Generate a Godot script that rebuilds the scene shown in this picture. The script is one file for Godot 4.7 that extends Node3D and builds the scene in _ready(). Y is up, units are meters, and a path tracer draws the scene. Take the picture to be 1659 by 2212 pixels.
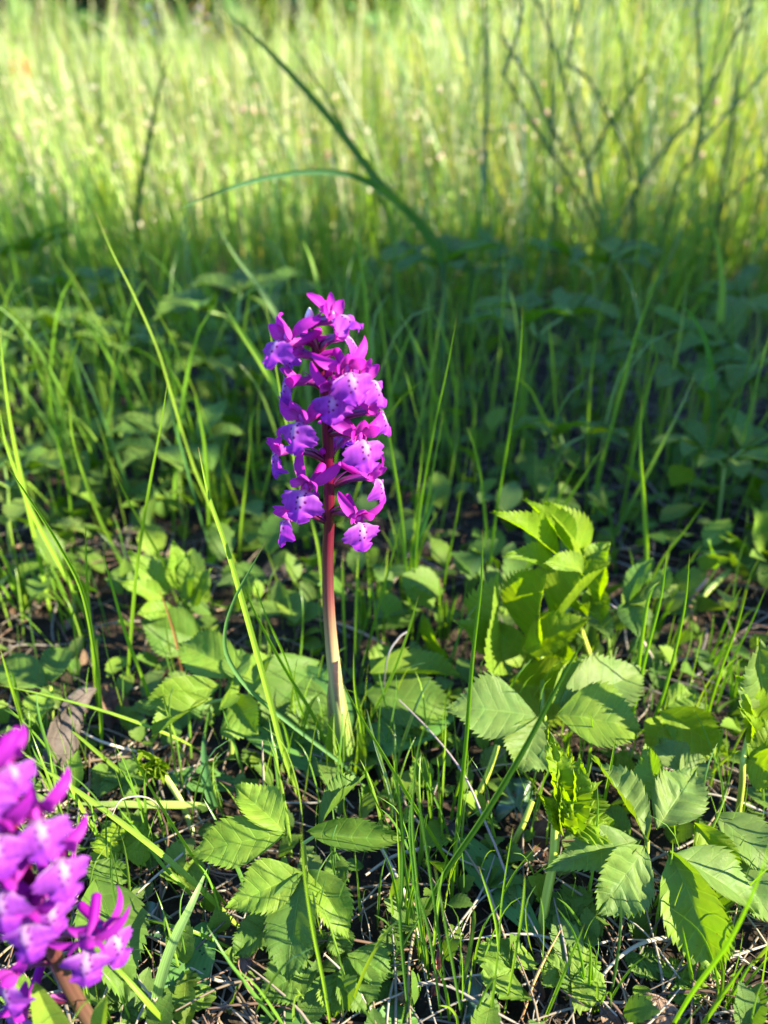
extends Node3D

# A meadow close-up: lengths in metres, y up, the ground at y = 0. Points are given as a pixel of the
# 1659 x 2212 view plus either a height above the ground (>= 0) or the depth plane z (< 0) they stand on.
const VIEW_W := 1659.0
const VIEW_H := 2212.0
const PITCH := 32.0
const HALF_FOV := 33.65

var eye := Vector3(0, 0.33, 0)
var fpx := 1106.0 / tan(deg_to_rad(HALF_FOV))
var rng := RandomNumberGenerator.new()
var wob := FastNoiseLite.new()
var M := {}
var used := {}
var hue := Vector3.ONE  # how one plant's petals differ from the next


# ---------------------------------------------------------------- helpers
class Build:
	var v := PackedVector3Array()
	var n := PackedVector3Array()
	var uv := PackedVector2Array()
	var c := PackedColorArray()
	var i := PackedInt32Array()

	func grid(p: PackedVector3Array, rows: int, cols: int, t: PackedVector2Array, k: PackedColorArray, closed := false) -> void:
		var base := v.size()
		v.append_array(p)
		uv.append_array(t)
		c.append_array(k)
		for r in rows:
			var ru := clampi(r, 1, rows - 2) if rows > 2 else r
			var r0 := maxi(r - 1, 0)
			var r1 := mini(r + 1, rows - 1)
			for q in cols:
				var q0 := q - 1
				var q1 := q + 1
				if closed:
					q0 = (q - 1 + cols - 1) % (cols - 1)
					q1 = (q + 1) % (cols - 1)
				else:
					q0 = maxi(q0, 0)
					q1 = mini(q1, cols - 1)
				var du := p[ru * cols + q1] - p[ru * cols + q0]
				var dv := p[r1 * cols + q] - p[r0 * cols + q]
				var nn := du.normalized().cross(dv.normalized())
				n.append(nn.normalized() if nn.length() > 1e-5 else Vector3.UP)
		for r in rows - 1:
			for q in cols - 1:
				var a := base + r * cols + q
				var b := a + cols
				i.append_array(PackedInt32Array([a, b, a + 1, a + 1, b, b + 1]))

	func mesh(mat: Material) -> ArrayMesh:
		var s := []
		s.resize(Mesh.ARRAY_MAX)
		s[Mesh.ARRAY_VERTEX] = v
		s[Mesh.ARRAY_NORMAL] = n
		s[Mesh.ARRAY_TEX_UV] = uv
		s[Mesh.ARRAY_COLOR] = c
		s[Mesh.ARRAY_INDEX] = i
		var m := ArrayMesh.new()
		m.add_surface_from_arrays(Mesh.PRIMITIVE_TRIANGLES, s)
		m.surface_set_material(0, mat)
		return m


func ray(px: float, py: float) -> Vector3:
	var a := deg_to_rad(PITCH)
	return Vector3(0, -sin(a), -cos(a)) + Vector3.RIGHT * ((px - VIEW_W / 2) / fpx) + Vector3(0, cos(a), -sin(a)) * ((VIEW_H / 2 - py) / fpx)


func at(px: float, py: float, v: float) -> Vector3:
	var r := ray(px, py)
	return eye + r * ((v - eye.y) / r.y) if v >= 0.0 else eye + r * (v / r.z)


func numbered(called: String) -> String:
	var k: int = used.get(called, 0)
	used[called] = k + 1
	return called if k == 0 else "%s_%03d" % [called, k]


func tag(o: Node3D, label: String, category: String, group := "") -> Node3D:
	o.set_meta("label", label)
	o.set_meta("category", category)
	if group:
		o.set_meta("group", group)
	return o


func thing(called: String, label: String, category: String, where: Vector3, group := "") -> Node3D:
	var o := Node3D.new()
	o.name = numbered(called)
	add_child(o)
	o.position = where
	return tag(o, label, category, group)


func part(parent: Node3D, called: String, mesh: Mesh, xf := Transform3D()) -> MeshInstance3D:
	var o := MeshInstance3D.new()
	o.name = called
	o.mesh = mesh
	parent.add_child(o, true)
	o.global_transform = xf
	return o


func solo(called: String, mesh: Mesh, xf: Transform3D, label: String, category: String, group := "") -> MeshInstance3D:
	var o := MeshInstance3D.new()
	o.name = numbered(called)
	o.mesh = mesh
	add_child(o)
	o.transform = xf
	tag(o, label, category, group)
	return o


func smooth(pts: PackedVector3Array, n: int) -> PackedVector3Array:
	var out := PackedVector3Array()
	var m := pts.size() - 1
	for k in n:
		var t := float(k) / (n - 1) * m
		var s := mini(int(t), m - 1)
		var f := t - s
		var a := pts[maxi(s - 1, 0)]
		var d := pts[mini(s + 2, m)]
		out.append(pts[s].cubic_interpolate(pts[s + 1], a, d, f))
	return out


func moved(p: PackedVector3Array, by: Vector3) -> PackedVector3Array:
	var out := PackedVector3Array()
	for q in p:
		out.append(q + by)
	return out


func tint(c: Color, amount: float) -> Color:
	var f := 1.0 + rng.randf_range(-amount, amount)
	return Color(c.r * f * (1.0 + rng.randf_range(-amount, amount) * 0.6), c.g * f, c.b * f)


func tube(b: Build, pts: PackedVector3Array, radii: Array, cols: Array, sides := 9, ridges := 0.0) -> void:
	var n := pts.size()
	var p := PackedVector3Array()
	var t := PackedVector2Array()
	var k := PackedColorArray()
	var e1 := Vector3.ZERO
	for r in n:
		var tan_ := (pts[mini(r + 1, n - 1)] - pts[maxi(r - 1, 0)]).normalized()
		if r == 0:
			e1 = tan_.cross(Vector3.FORWARD if absf(tan_.z) < 0.8 else Vector3.RIGHT).normalized()
		e1 = (e1 - tan_ * e1.dot(tan_)).normalized()
		var e2 := tan_.cross(e1)
		var f := float(r) / (n - 1)
		var rad := pick(radii, f)
		var col := pick_color(cols, f)
		for s in sides + 1:
			var a := TAU * float(s % sides) / sides
			var rr := rad * (1.0 + ridges * cos(a * 4.0))
			p.append(pts[r] + (e1 * cos(a) + e2 * sin(a)) * rr)
			t.append(Vector2(float(s) / sides, f))
			k.append(col)
	b.grid(p, n, sides + 1, t, k, true)


func pick(a: Array, f: float) -> float:
	var x := f * (a.size() - 1)
	var s := mini(int(x), a.size() - 2)
	return lerpf(a[s], a[s + 1], x - s)


func pick_color(a: Array, f: float) -> Color:
	if a.size() == 1:
		return a[0]
	var x := f * (a.size() - 1)
	var s := mini(int(x), a.size() - 2)
	var c0: Color = a[s]
	return c0.lerp(a[s + 1], x - s)


# a grass blade from its foot to its tip: a channelled ribbon that narrows and turns
func ribbon(b: Build, pts: PackedVector3Array, width: float, facing: Vector3, cols: Array, fold := 0.5, turn := 0.0, taper := [0.75, 1.0, 1.0, 0.85, 0.55, 0.02], across := 5) -> void:
	var n := pts.size()
	var p := PackedVector3Array()
	var t := PackedVector2Array()
	var k := PackedColorArray()
	for r in n:
		var f := float(r) / (n - 1)
		var tan_ := (pts[mini(r + 1, n - 1)] - pts[maxi(r - 1, 0)]).normalized()
		var nn := (facing - tan_ * facing.dot(tan_)).normalized().rotated(tan_, turn * f)
		var side := tan_.cross(nn)
		var w := width * 0.5 * pick(taper, f)
		var col := pick_color(cols, f)
		for s in across:
			var u := float(s) / (across - 1) * 2.0 - 1.0
			p.append(pts[r] + side * (u * w * cos(fold)) + nn * (absf(u) * w * sin(fold)))
			t.append(Vector2(u * 0.5 + 0.5, f))
			k.append(col)
	b.grid(p, n, across, t, k)


# a leaf, sepal or petal: x across, y from foot to tip, z the upper face
func sheet(o: Dictionary) -> ArrayMesh:
	var L: float = o.L
	var hw: float = o.W * 0.5
	var teeth: int = o.get("teeth", 0)
	var veins: float = o.get("veins", 0.0)
	var pucker: float = o.get("pucker", 0.0)
	var slant: float = o.get("slant", 0.0)
	var fl: float = o.get("fold_left", o.get("fold", 0.3))
	var fr: float = o.get("fold_right", o.get("fold", 0.3))
	var roll: float = o.get("roll", 0.0)
	var curl: float = o.get("curl", 0.0)
	var twist: float = o.get("twist", 0.0)
	var wave: float = o.get("wave", 0.0)
	var peak: float = o.get("peak", 0.72)
	var blunt: float = o.get("blunt", 0.85)
	var base_w: float = o.get("base", 0.0)
	var seed_: float = o.get("seed", 1.0)
	var col: Color = o.col
	var tip: Color = o.get("tip", o.col)
	var tooth: float = o.get("tooth", 0.17)
	var vs := PackedFloat32Array()
	if teeth > 0:
		vs.append(0.0)
		for k in teeth:
			vs.append((k + 0.06) / teeth)
			vs.append((k + 0.55) / teeth)
			vs.append((k + 0.96) / teeth)
		vs.append(1.0)
	else:
		var nr: int = o.get("rows", 15)
		for k in nr:
			vs.append(float(k) / (nr - 1))
	var us: Array = o.get("us", [-1.0, -0.84, -0.6, -0.3, -0.1, 0.0, 0.1, 0.3, 0.6, 0.84, 1.0])
	var axis := PackedVector2Array()
	var c := Vector2.ZERO
	for r in vs.size():
		if r > 0:
			var mid := (vs[r] + vs[r - 1]) * 0.5
			var a := -curl * (mid - 0.5)
			c += Vector2(cos(a), sin(a)) * (vs[r] - vs[r - 1])
		axis.append(c)
	var psi := c.angle()
	var sc := L / c.length()
	var p := PackedVector3Array()
	var t := PackedVector2Array()
	var k := PackedColorArray()
	for r in vs.size():
		var v := vs[r]
		var f := pow(maxf(sin(PI * pow(v, peak)), 0.0), blunt)
		f = maxf(f, base_w * (1.0 - v * 1.6))
		var ax := axis[r].rotated(-psi) * sc
		var ang := -curl * (v - 0.5) - psi
		var T := Vector3(0, cos(ang), sin(ang))
		var N := Vector3(0, -sin(ang), cos(ang))
		var s := fposmod(v * teeth, 1.0) if teeth > 0 else 0.0
		for u: float in us:
			var a := absf(u)
			var e := 1.0
			var fwd := 0.0
			if teeth > 0:
				var jag := 0.6 + 0.8 * absf(wob.get_noise_2d(seed_ * 31.0 + floorf(v * teeth) * 17.0, u * 3.0)) * 2.0
				e += tooth * jag * (s - 0.45) * pow(a, 5.0)
				fwd = s * 0.38 / teeth * L * pow(a, 6.0)
			elif o.has("frill"):
				e += float(o.frill) * sin(v * 47.0 + seed_ * 5.0 + u) * pow(a, 4.0)
			var side := f * hw * e * (1.0 + 0.1 * wob.get_noise_2d(v * 60.0 + seed_ * 9.0, signf(u) * 40.0))
			var lift := (fl if u < 0.0 else fr) + roll * a * 0.6
			var x := u * side * cos(lift)
			var z := a * side * sin(lift)
			if pucker > 0.0:
				z += pucker * (pow(absf(sin(PI * veins * v)), 0.6) - 0.5) * 4.0 * a * (1.0 - a * 0.75) * f
				z += maxf(pucker, 0.0005) * 2.4 * wob.get_noise_2d(u * 60.0 + seed_ * 77.0, v * 110.0)
			z += wave * a * a * sin(v * 9.0 + seed_ * 3.1 + signf(u) * 1.3)
			var xz := Vector2(x, z).rotated(twist * (v - 0.5))
			p.append(Vector3(0, ax.x, ax.y) + T * (slant * a * side + fwd) + Vector3.RIGHT * xz.x + N * xz.y)
			t.append(Vector2(u * 0.5 + 0.5, v))
			var cc := col.lerp(tip, v)
			var g := 1.0 + 0.16 * wob.get_noise_2d(u * 30.0 + seed_ * 13.0, v * 50.0)
			k.append(Color(cc.r * g, cc.g * g, cc.b * g))
	var b := Build.new()
	b.grid(p, vs.size(), us.size(), t, k)
	return b.mesh(o.mat)


func frame(foot: Vector3, tip: Vector3, up: Vector3) -> Transform3D:
	var y := (tip - foot).normalized()
	var z := (up - y * up.dot(y)).normalized()
	return Transform3D(Basis(y.cross(z), y, z), foot)


# one scatter of copies of a small mesh
func scatter(called: String, mesh: Mesh, xfs: Array[Transform3D], cols: PackedColorArray, parent: Node3D = null) -> MultiMeshInstance3D:
	var mm := MultiMesh.new()
	mm.transform_format = MultiMesh.TRANSFORM_3D
	mm.use_colors = true
	mm.mesh = mesh
	mm.instance_count = xfs.size()
	for q in xfs.size():
		mm.set_instance_transform(q, xfs[q])
		mm.set_instance_color(q, cols[q])
	var o := MultiMeshInstance3D.new()
	o.multimesh = mm
	o.set_meta("kind", "stuff")
	if parent:
		o.name = called
		parent.add_child(o, true)
	else:
		o.name = numbered(called)
		add_child(o)
	return o


# ---------------------------------------------------------------- materials
func surface(rough: float, back := Color.BLACK, spec := 0.5) -> StandardMaterial3D:
	var m := StandardMaterial3D.new()
	m.vertex_color_use_as_albedo = true
	m.roughness = rough
	m.metallic_specular = spec
	m.cull_mode = BaseMaterial3D.CULL_DISABLED
	if back != Color.BLACK:
		m.backlight_enabled = true
		m.backlight = back
	return m


func picture(w: int, h: int, paint: Callable) -> ImageTexture:
	var im := Image.create(w, h, false, Image.FORMAT_RGB8)
	for y in h:
		for x in w:
			im.set_pixel(x, y, paint.call((x + 0.5) / w, (y + 0.5) / h))
	return ImageTexture.create_from_image(im)


func grey(v: float) -> Color:
	return Color(v, v, v).linear_to_srgb()


func make_materials() -> void:
	var cell := FastNoiseLite.new()
	cell.seed = 5
	cell.noise_type = FastNoiseLite.TYPE_CELLULAR
	cell.cellular_return_type = FastNoiseLite.RETURN_DISTANCE2_SUB
	cell.frequency = 0.11
	var soft := FastNoiseLite.new()
	soft.seed = 9
	soft.frequency = 0.02
	soft.fractal_octaves = 4
	# leaf: midrib, side veins (they run along the rows of the mesh), a fine net between them
	var vein := func(x: float, y: float) -> float:
		var mid := exp(-pow((x - 0.5) / 0.012, 2.0))
		var yy := y * 7.0
		var d := absf(yy - roundf(yy)) / 7.0
		var lat := exp(-pow(d / 0.0055, 2.0)) * 0.8
		var forked := absf(fposmod(yy + absf(x - 0.5) * 2.3, 1.0) - 0.5) / 7.0
		lat = maxf(lat, exp(-pow(forked / 0.004, 2.0)) * 0.45 * smoothstep(0.1, 0.35, absf(x - 0.5)))
		return clampf(maxf(mid, lat), 0.0, 1.0)
	var specks := []
	var kr := RandomNumberGenerator.new()
	kr.seed = 8
	for q in 7:
		specks.append(Vector3(kr.randf_range(0.12, 0.88), kr.randf_range(0.1, 0.95), kr.randf_range(0.006, 0.018)))
	var leaf_color := picture(256, 384, func(x, y):
		var g: float = 0.74 + 0.24 * float(vein.call(x, y)) + 0.09 * soft.get_noise_2d(x * 300.0, y * 450.0) + 0.05 * cell.get_noise_2d(x * 260.0, y * 390.0)
		var c := Color(g * (1.0 + 0.14 * soft.get_noise_2d(x * 90.0 + 50.0, y * 130.0)), g, g)
		for s: Vector3 in specks:
			var far: float = Vector2(x - s.x, (y - s.y) * 1.7).length() + 0.01 * soft.get_noise_2d(x * 900.0, y * 900.0)
			c = c.lerp(Color(0.75, 0.28, 0.2), smoothstep(s.z, s.z * 0.5, far) * 0.8)
		return Color(clampf(c.r, 0.2, 1.0), clampf(c.g, 0.2, 1.0), clampf(c.b, 0.2, 1.0)).linear_to_srgb())
	var leaf_bump := picture(256, 384, func(x, y):
		var g: float = 0.62 - 0.4 * float(vein.call(x, y)) + 0.16 * cell.get_noise_2d(x * 300.0, y * 450.0) + 0.1 * soft.get_noise_2d(x * 700.0, y * 900.0)
		return Color(clampf(g, 0, 1), clampf(g, 0, 1), clampf(g, 0, 1)))
	var stripes := picture(64, 256, func(x, y):
		var g: float = 0.82 + 0.13 * sin(x * TAU * 5.0) + 0.07 * soft.get_noise_2d(x * 900.0, y * 120.0)
		if absf(x - 0.5) < 0.05:
			g = 0.98
		return grey(clampf(g, 0.4, 1.0)))
	var leaf := surface(0.5, Color(0.94, 0.98, 0.12), 0.3)
	leaf.albedo_texture = leaf_color
	leaf.heightmap_enabled = true
	leaf.heightmap_texture = leaf_bump
	leaf.heightmap_scale = 0.035
	M.leaf = leaf
	var tender := leaf.duplicate() as StandardMaterial3D
	tender.backlight = Color(1.06, 1.08, 0.13)
	M.tender = tender
	var grass := surface(0.45, Color(0.9, 0.96, 0.15), 0.36)
	grass.albedo_texture = stripes
	M.grass = grass
	M.field = surface(0.34, Color(1.0, 0.96, 0.3), 0.6)
	M.bush = surface(0.85, Color(0.7, 0.75, 0.2), 0.12)
	M.straw = surface(0.6, Color(0.3, 0.27, 0.2), 0.35)
	M.stalk = surface(0.4, Color(0.5, 0.45, 0.12), 0.45)
	M.stalk.albedo_texture = stripes
	M.stem = surface(0.33, Color.BLACK, 0.5)
	M.stem.albedo_texture = picture(64, 128, func(x, y):
		var g: float = 0.82 + 0.16 * soft.get_noise_2d(x * 300.0, y * 200.0) + 0.1 * sin(x * TAU * 9.0)
		return grey(clampf(g, 0.4, 1.0)))
	var petal := surface(0.5, Color(1.06, 0.8, 1.04), 0.25)
	petal.albedo_texture = picture(96, 128, func(x, y):
		var g: float = 0.9 + 0.08 * sin((x - 0.5) * 60.0 * (1.0 - 0.4 * y)) * smoothstep(1.0, 0.2, y) + 0.08 * soft.get_noise_2d(x * 300.0, y * 300.0)
		return grey(clampf(g, 0.4, 1.0)))
	M.petal = petal
	# the lip: a white throat that runs out into violet, with dark freckles down the middle
	var spots := []
	var sr := RandomNumberGenerator.new()
	sr.seed = 4
	for q in 8:
		spots.append(Vector3(0.5 + sr.randf_range(-0.13, 0.13), 0.12 + 0.5 * q / 7.0 + sr.randf_range(-0.02, 0.02), sr.randf_range(0.022, 0.034)))
	var lip := surface(0.52, Color(1.02, 0.8, 1.04), 0.25)
	lip.albedo_texture = picture(160, 160, func(x, y):
		var d: float = absf(x - 0.5) * (1.0 + 0.5 * y)
		var white: float = smoothstep(0.17, 0.02, d + 0.05 * soft.get_noise_2d(x * 400.0, y * 400.0)) * smoothstep(0.75, 0.3, y)
		white = maxf(white, smoothstep(0.32, 0.04, y) * 0.95)
		var c: Color = Color(0.31, 0.055, 0.43).lerp(Color(0.27, 0.03, 0.42), smoothstep(0.4, 1.0, y))
		var g: float = 1.0 + 0.12 * soft.get_noise_2d(x * 500.0, y * 160.0) + 0.06 * sin((x - 0.5) * 50.0)
		c = Color(c.r * g, c.g * g, c.b * g).lerp(Color(0.54, 0.38, 0.55), white * 0.74)
		for s: Vector3 in spots:
			var far: float = Vector2((x - s.x), (y - s.y) * 0.9).length()
			c = c.lerp(Color(0.13, 0.004, 0.12), smoothstep(s.z * 1.25, s.z * 0.6, far))
		return c.linear_to_srgb())
	M.lip = lip
	# the orchid's own leaves: smooth, blue-green, with ink-dark blotches
	var blots := []
	for q in 26:
		blots.append(Vector3(sr.randf_range(0.12, 0.88), sr.randf_range(0.05, 0.95), sr.randf_range(0.02, 0.05)))
	var spotted := surface(0.5, Color(0.5, 0.5, 0.1), 0.22)
	spotted.albedo_texture = picture(128, 384, func(x, y):
		var g: float = 0.86 + 0.06 * sin(x * TAU * 9.0) + 0.08 * soft.get_noise_2d(x * 200.0, y * 300.0)
		for s: Vector3 in blots:
			var far: float = Vector2((x - s.x), (y - s.y) * 3.2).length() + 0.012 * soft.get_noise_2d(x * 900.0, y * 900.0)
			g = lerpf(g, 0.22, smoothstep(s.z, s.z * 0.75, far))
		return grey(clampf(g, 0.1, 1.0)))
	M.spotted = spotted
	var ivy := surface(0.35, Color(0.25, 0.25, 0.1), 0.5)
	ivy.albedo_texture = picture(128, 128, func(x, y):
		var a: float = atan2(x - 0.5, y - 0.02)
		var g: float = 0.6 + 0.1 * soft.get_noise_2d(x * 300.0, y * 300.0)
		for q in [-1.0, -0.45, 0.0, 0.45, 1.0]:
			g = maxf(g, 0.98 * exp(-pow((a - q) * Vector2(x - 0.5, y).length() / 0.012, 2.0)))
		return grey(clampf(g, 0.2, 1.0)))
	M.ivy = ivy
	var dead := surface(0.75, Color(0.3, 0.2, 0.1), 0.3)
	dead.albedo_texture = picture(128, 128, func(x, y):
		var g: float = 0.72 + 0.3 * soft.get_noise_2d(x * 260.0, y * 260.0) + 0.14 * cell.get_noise_2d(x * 200.0, y * 200.0)
		g -= 0.2 * exp(-pow((x - 0.5) / 0.02, 2.0))
		return grey(clampf(g, 0.1, 1.0)))
	dead.heightmap_enabled = true
	dead.heightmap_texture = leaf_bump
	dead.heightmap_scale = 0.08
	M.dead = dead
	M.bark = surface(0.85, Color.BLACK, 0.3)
	M.bark.albedo_texture = stripes
	var soil := surface(0.95, Color.BLACK, 0.25)
	var sn := FastNoiseLite.new()
	sn.seed = 12
	sn.frequency = 0.03
	sn.fractal_octaves = 5
	var st := NoiseTexture2D.new()
	st.width = 512
	st.height = 512
	st.seamless = true
	st.noise = sn
	var ramp := Gradient.new()
	ramp.set_color(0, grey(0.3))
	ramp.set_color(1, grey(1.0))
	st.color_ramp = ramp
	soil.albedo_texture = st
	soil.uv1_triplanar = true
	soil.uv1_world_triplanar = true
	soil.uv1_scale = Vector3(5.0, 5.0, 5.0)
	var sb := NoiseTexture2D.new()
	sb.width = 512
	sb.height = 512
	sb.seamless = true
	sb.noise = sn
	soil.heightmap_enabled = true
	soil.heightmap_texture = sb
	soil.heightmap_scale = 0.6
	M.soil = soil


# ---------------------------------------------------------------- orchids
const MAGENTA := Color(0.38, 0.014, 0.38)
const ROSE := Color(0.46, 0.07, 0.43)
const VIOLET := Color(0.20, 0.018, 0.35)
const WINE := Color(0.075, 0.004, 0.022)


func dye(c: Color) -> Color:
	return Color(c.r * hue.x, c.g * hue.y, c.b * hue.z)


func lip_mesh(L: float, W: float, bend: float, reflex: float, s: float) -> ArrayMesh:
	var prof := [0.19, 0.26, 0.40, 0.68, 0.9, 0.98, 1.0, 1.0, 0.95, 0.72, 0.52, 0.54, 0.58, 0.57, 0.5, 0.36, 0.1]
	var rows := 34
	var cols := 21
	var p := PackedVector3Array()
	var t := PackedVector2Array()
	var k := PackedColorArray()
	var c := Vector2.ZERO
	var start := 0.15
	for r in rows:
		var v := float(r) / (rows - 1)
		var a := start - bend * smoothstep(0.0, 0.45, v) - 0.25 * v
		if r > 0:
			c += Vector2(cos(a), sin(a)) * (L / (rows - 1))
		var T := Vector3(0, sin(a), cos(a))
		var N := Vector3(0, cos(a), -sin(a))
		var w := pick(prof, v) * W * 0.5
		var lobe := smoothstep(0.2, 0.5, v) * smoothstep(0.8, 0.6, v)
		for q in cols:
			var u := float(q) / (cols - 1) * 2.0 - 1.0
			var e := absf(u)
			var edge := 1.0 + 0.07 * sin(v * 55.0 + s * 4.0 + signf(u)) * pow(e, 5.0) + 0.12 * wob.get_noise_2d(v * 200.0 + s * 50.0, u * 40.0) * e
			var x := u * w * edge
			var along := lobe * 0.16 * L * e * e - smoothstep(0.85, 1.0, v) * 0.12 * L * exp(-pow(u / 0.25, 2.0))
			var drop := reflex * W * 0.5 * u * u * (lobe + 0.25) - 0.03 * W * smoothstep(0.35, 0.0, e) * smoothstep(0.05, 0.3, v)
			drop += 0.03 * W * sin(v * 21.0 + u * 5.0 + s) * e
			p.append(Vector3(0, c.y, c.x) + T * along + Vector3.RIGHT * x - N * drop)
			t.append(Vector2(0.5 - u * 0.5 * pick(prof, v), v))
			k.append(dye(Color(1, 1, 1)))
	var b := Build.new()
	b.grid(p, rows, cols, t, k)
	return b.mesh(M.lip)


func flower(plant: Node3D, axis_point: Vector3, where: Vector3, yaw: float, pitch: float, roll: float, size: float, o := {}) -> void:
	var s := rng.randf() * 20.0
	var bas := Basis.from_euler(Vector3(deg_to_rad(-pitch - 16.0), deg_to_rad(yaw), 0)) * Basis(Vector3.BACK, deg_to_rad(roll))
	var xf := Transform3D(bas, where)
	var inv := xf.affine_inverse()
	var back := inv * axis_point
	# the stalk-like ovary and the small column in the throat
	var b := Build.new()
	var mid := back * 0.5 + Vector3(0, 0.0015, -0.001)
	tube(b, smooth(PackedVector3Array([back, back * 0.8 + Vector3(0, 0.001, 0), mid, Vector3(0, 0.0, -0.0015), Vector3(0, 0.0008, 0.001)]), 12), [0.0008, 0.0012, 0.0015, 0.0014, 0.0011], [WINE, WINE, WINE.lerp(VIOLET, 0.3), VIOLET], 10, 0.08)
	tube(b, smooth(PackedVector3Array([Vector3(0, -0.0005, 0), Vector3(0, 0.001, 0.001), Vector3(0, 0.0022, 0.0018)]), 6), [0.0012, 0.0012, 0.0003], [ROSE, MAGENTA], 8)
	var f := part(plant, "flower", b.mesh(M.stem), xf)
	var own := func(called: String, opts: Dictionary, foot: Vector3, dir: Vector3, up: Vector3) -> void:
		var base := {"mat": M.petal, "col": ROSE, "tip": MAGENTA, "rows": 21, "us": [-1.0, -0.75, -0.45, -0.15, 0.15, 0.45, 0.75, 1.0], "peak": 0.95, "blunt": 0.62, "base": 0.35, "frill": 0.03, "seed": s}
		base.merge(opts, true)
		base.L *= size
		base.W *= size
		part(f, called, sheet(base), xf * frame(foot * size, foot * size + dir, up))
	var open: float = o.get("open", 1.0)
	var hood: float = o.get("hood", 1.0)
	var hc := dye(MAGENTA).lerp(dye(VIOLET), rng.randf() * 0.4)
	var j := func(a: float) -> float: return rng.randf_range(-a, a)
	# the hood: back sepal and two petals that lean together over the column
	own.call("sepal", {"L": 0.0098, "W": 0.0074, "fold": -0.45, "roll": -0.5, "curl": 1.1, "col": dye(ROSE), "tip": hc}, Vector3(0, 0.0012, -0.001), Vector3(j.call(0.12), 0.62, 0.80 * hood), Vector3(0, 0.8, -0.6))
	for sd in [-1.0, 1.0]:
		own.call("petal", {"L": 0.0086, "W": 0.0066, "fold": -0.3, "roll": -0.5, "curl": 1.2, "twist": 0.4 * sd, "col": dye(ROSE), "tip": hc, "seed": s + sd}, Vector3(0.0014 * sd, 0.0004, -0.0006), Vector3(0.42 * sd + j.call(0.1), 0.42, 0.85 * hood), Vector3(0.75 * sd, 0.6, -0.4))
		# the side sepals stand out like raised wings
		own.call("sepal", {"L": 0.0132 * float(o.get("wing", 1.0)), "W": 0.0050, "fold": 0.3, "roll": 0.3, "curl": 1.0 + 0.7 * rng.randf(), "twist": -0.9 * sd, "col": dye(ROSE.lerp(MAGENTA, 0.6)), "tip": dye(MAGENTA.lerp(VIOLET, 0.35)), "seed": s + 3.0 * sd}, Vector3(0.0016 * sd, 0.0004, -0.001), Vector3(sd * (0.75 * open + j.call(0.2)), 0.7 + j.call(0.3), -0.15 + j.call(0.35)), Vector3(0.15 * sd, -0.1, 1.0))
	part(f, "lip", lip_mesh(0.0145 * size, 0.0160 * size, float(o.get("bend", 1.35)), float(o.get("reflex", 0.42)), s), xf * Transform3D(Basis(), Vector3(0, -0.0008, 0.0012)))
	var sp := Build.new()
	var up_: float = o.get("spur", 0.35)
	tube(sp, smooth(PackedVector3Array([Vector3(0, -0.0005, 0.002), Vector3(0.0005, 0.0, -0.003), Vector3(0.001, 0.0035 * up_ + 0.0003, -0.0075), Vector3(0.0012, 0.011 * up_, -0.0125), Vector3(0.0012, 0.012 * up_, -0.0135)]) , 14), [0.0021 * size, 0.0019 * size, 0.0016 * size, 0.0017 * size, 0.0016 * size, 0.0002], [dye(ROSE), dye(MAGENTA), dye(MAGENTA)], 10)
	part(f, "spur", sp.mesh(M.petal), xf)
	var bl := sheet({"mat": M.petal, "L": 0.0125, "W": 0.0034, "fold": 0.5, "curl": 0.5, "rows": 11, "us": [-1.0, -0.5, 0.0, 0.5, 1.0], "col": WINE.lerp(MAGENTA, 0.3), "tip": Color(0.5, 0.12, 0.4), "seed": s})
	var out := (where - axis_point)
	out.y = 0.0
	part(f, "bract", bl, frame(axis_point + Vector3(0, -0.001, 0), axis_point + out.normalized() * 0.008 + Vector3(0, 0.008, 0), -out.normalized() + Vector3.UP * 0.6))


func orchid_stem(plant: Node3D, pts: PackedVector3Array, radii: Array, cols: Array) -> PackedVector3Array:
	var b := Build.new()
	var path := smooth(pts, 70)
	tube(b, path, radii, cols, 16, 0.05)
	part(plant, "stem", b.mesh(M.stem))
	return path


func nearest(path: PackedVector3Array, y: float) -> Vector3:
	var best := path[0]
	for q in path:
		if absf(q.y - y) < absf(best.y - y):
			best = q
	return best


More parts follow.
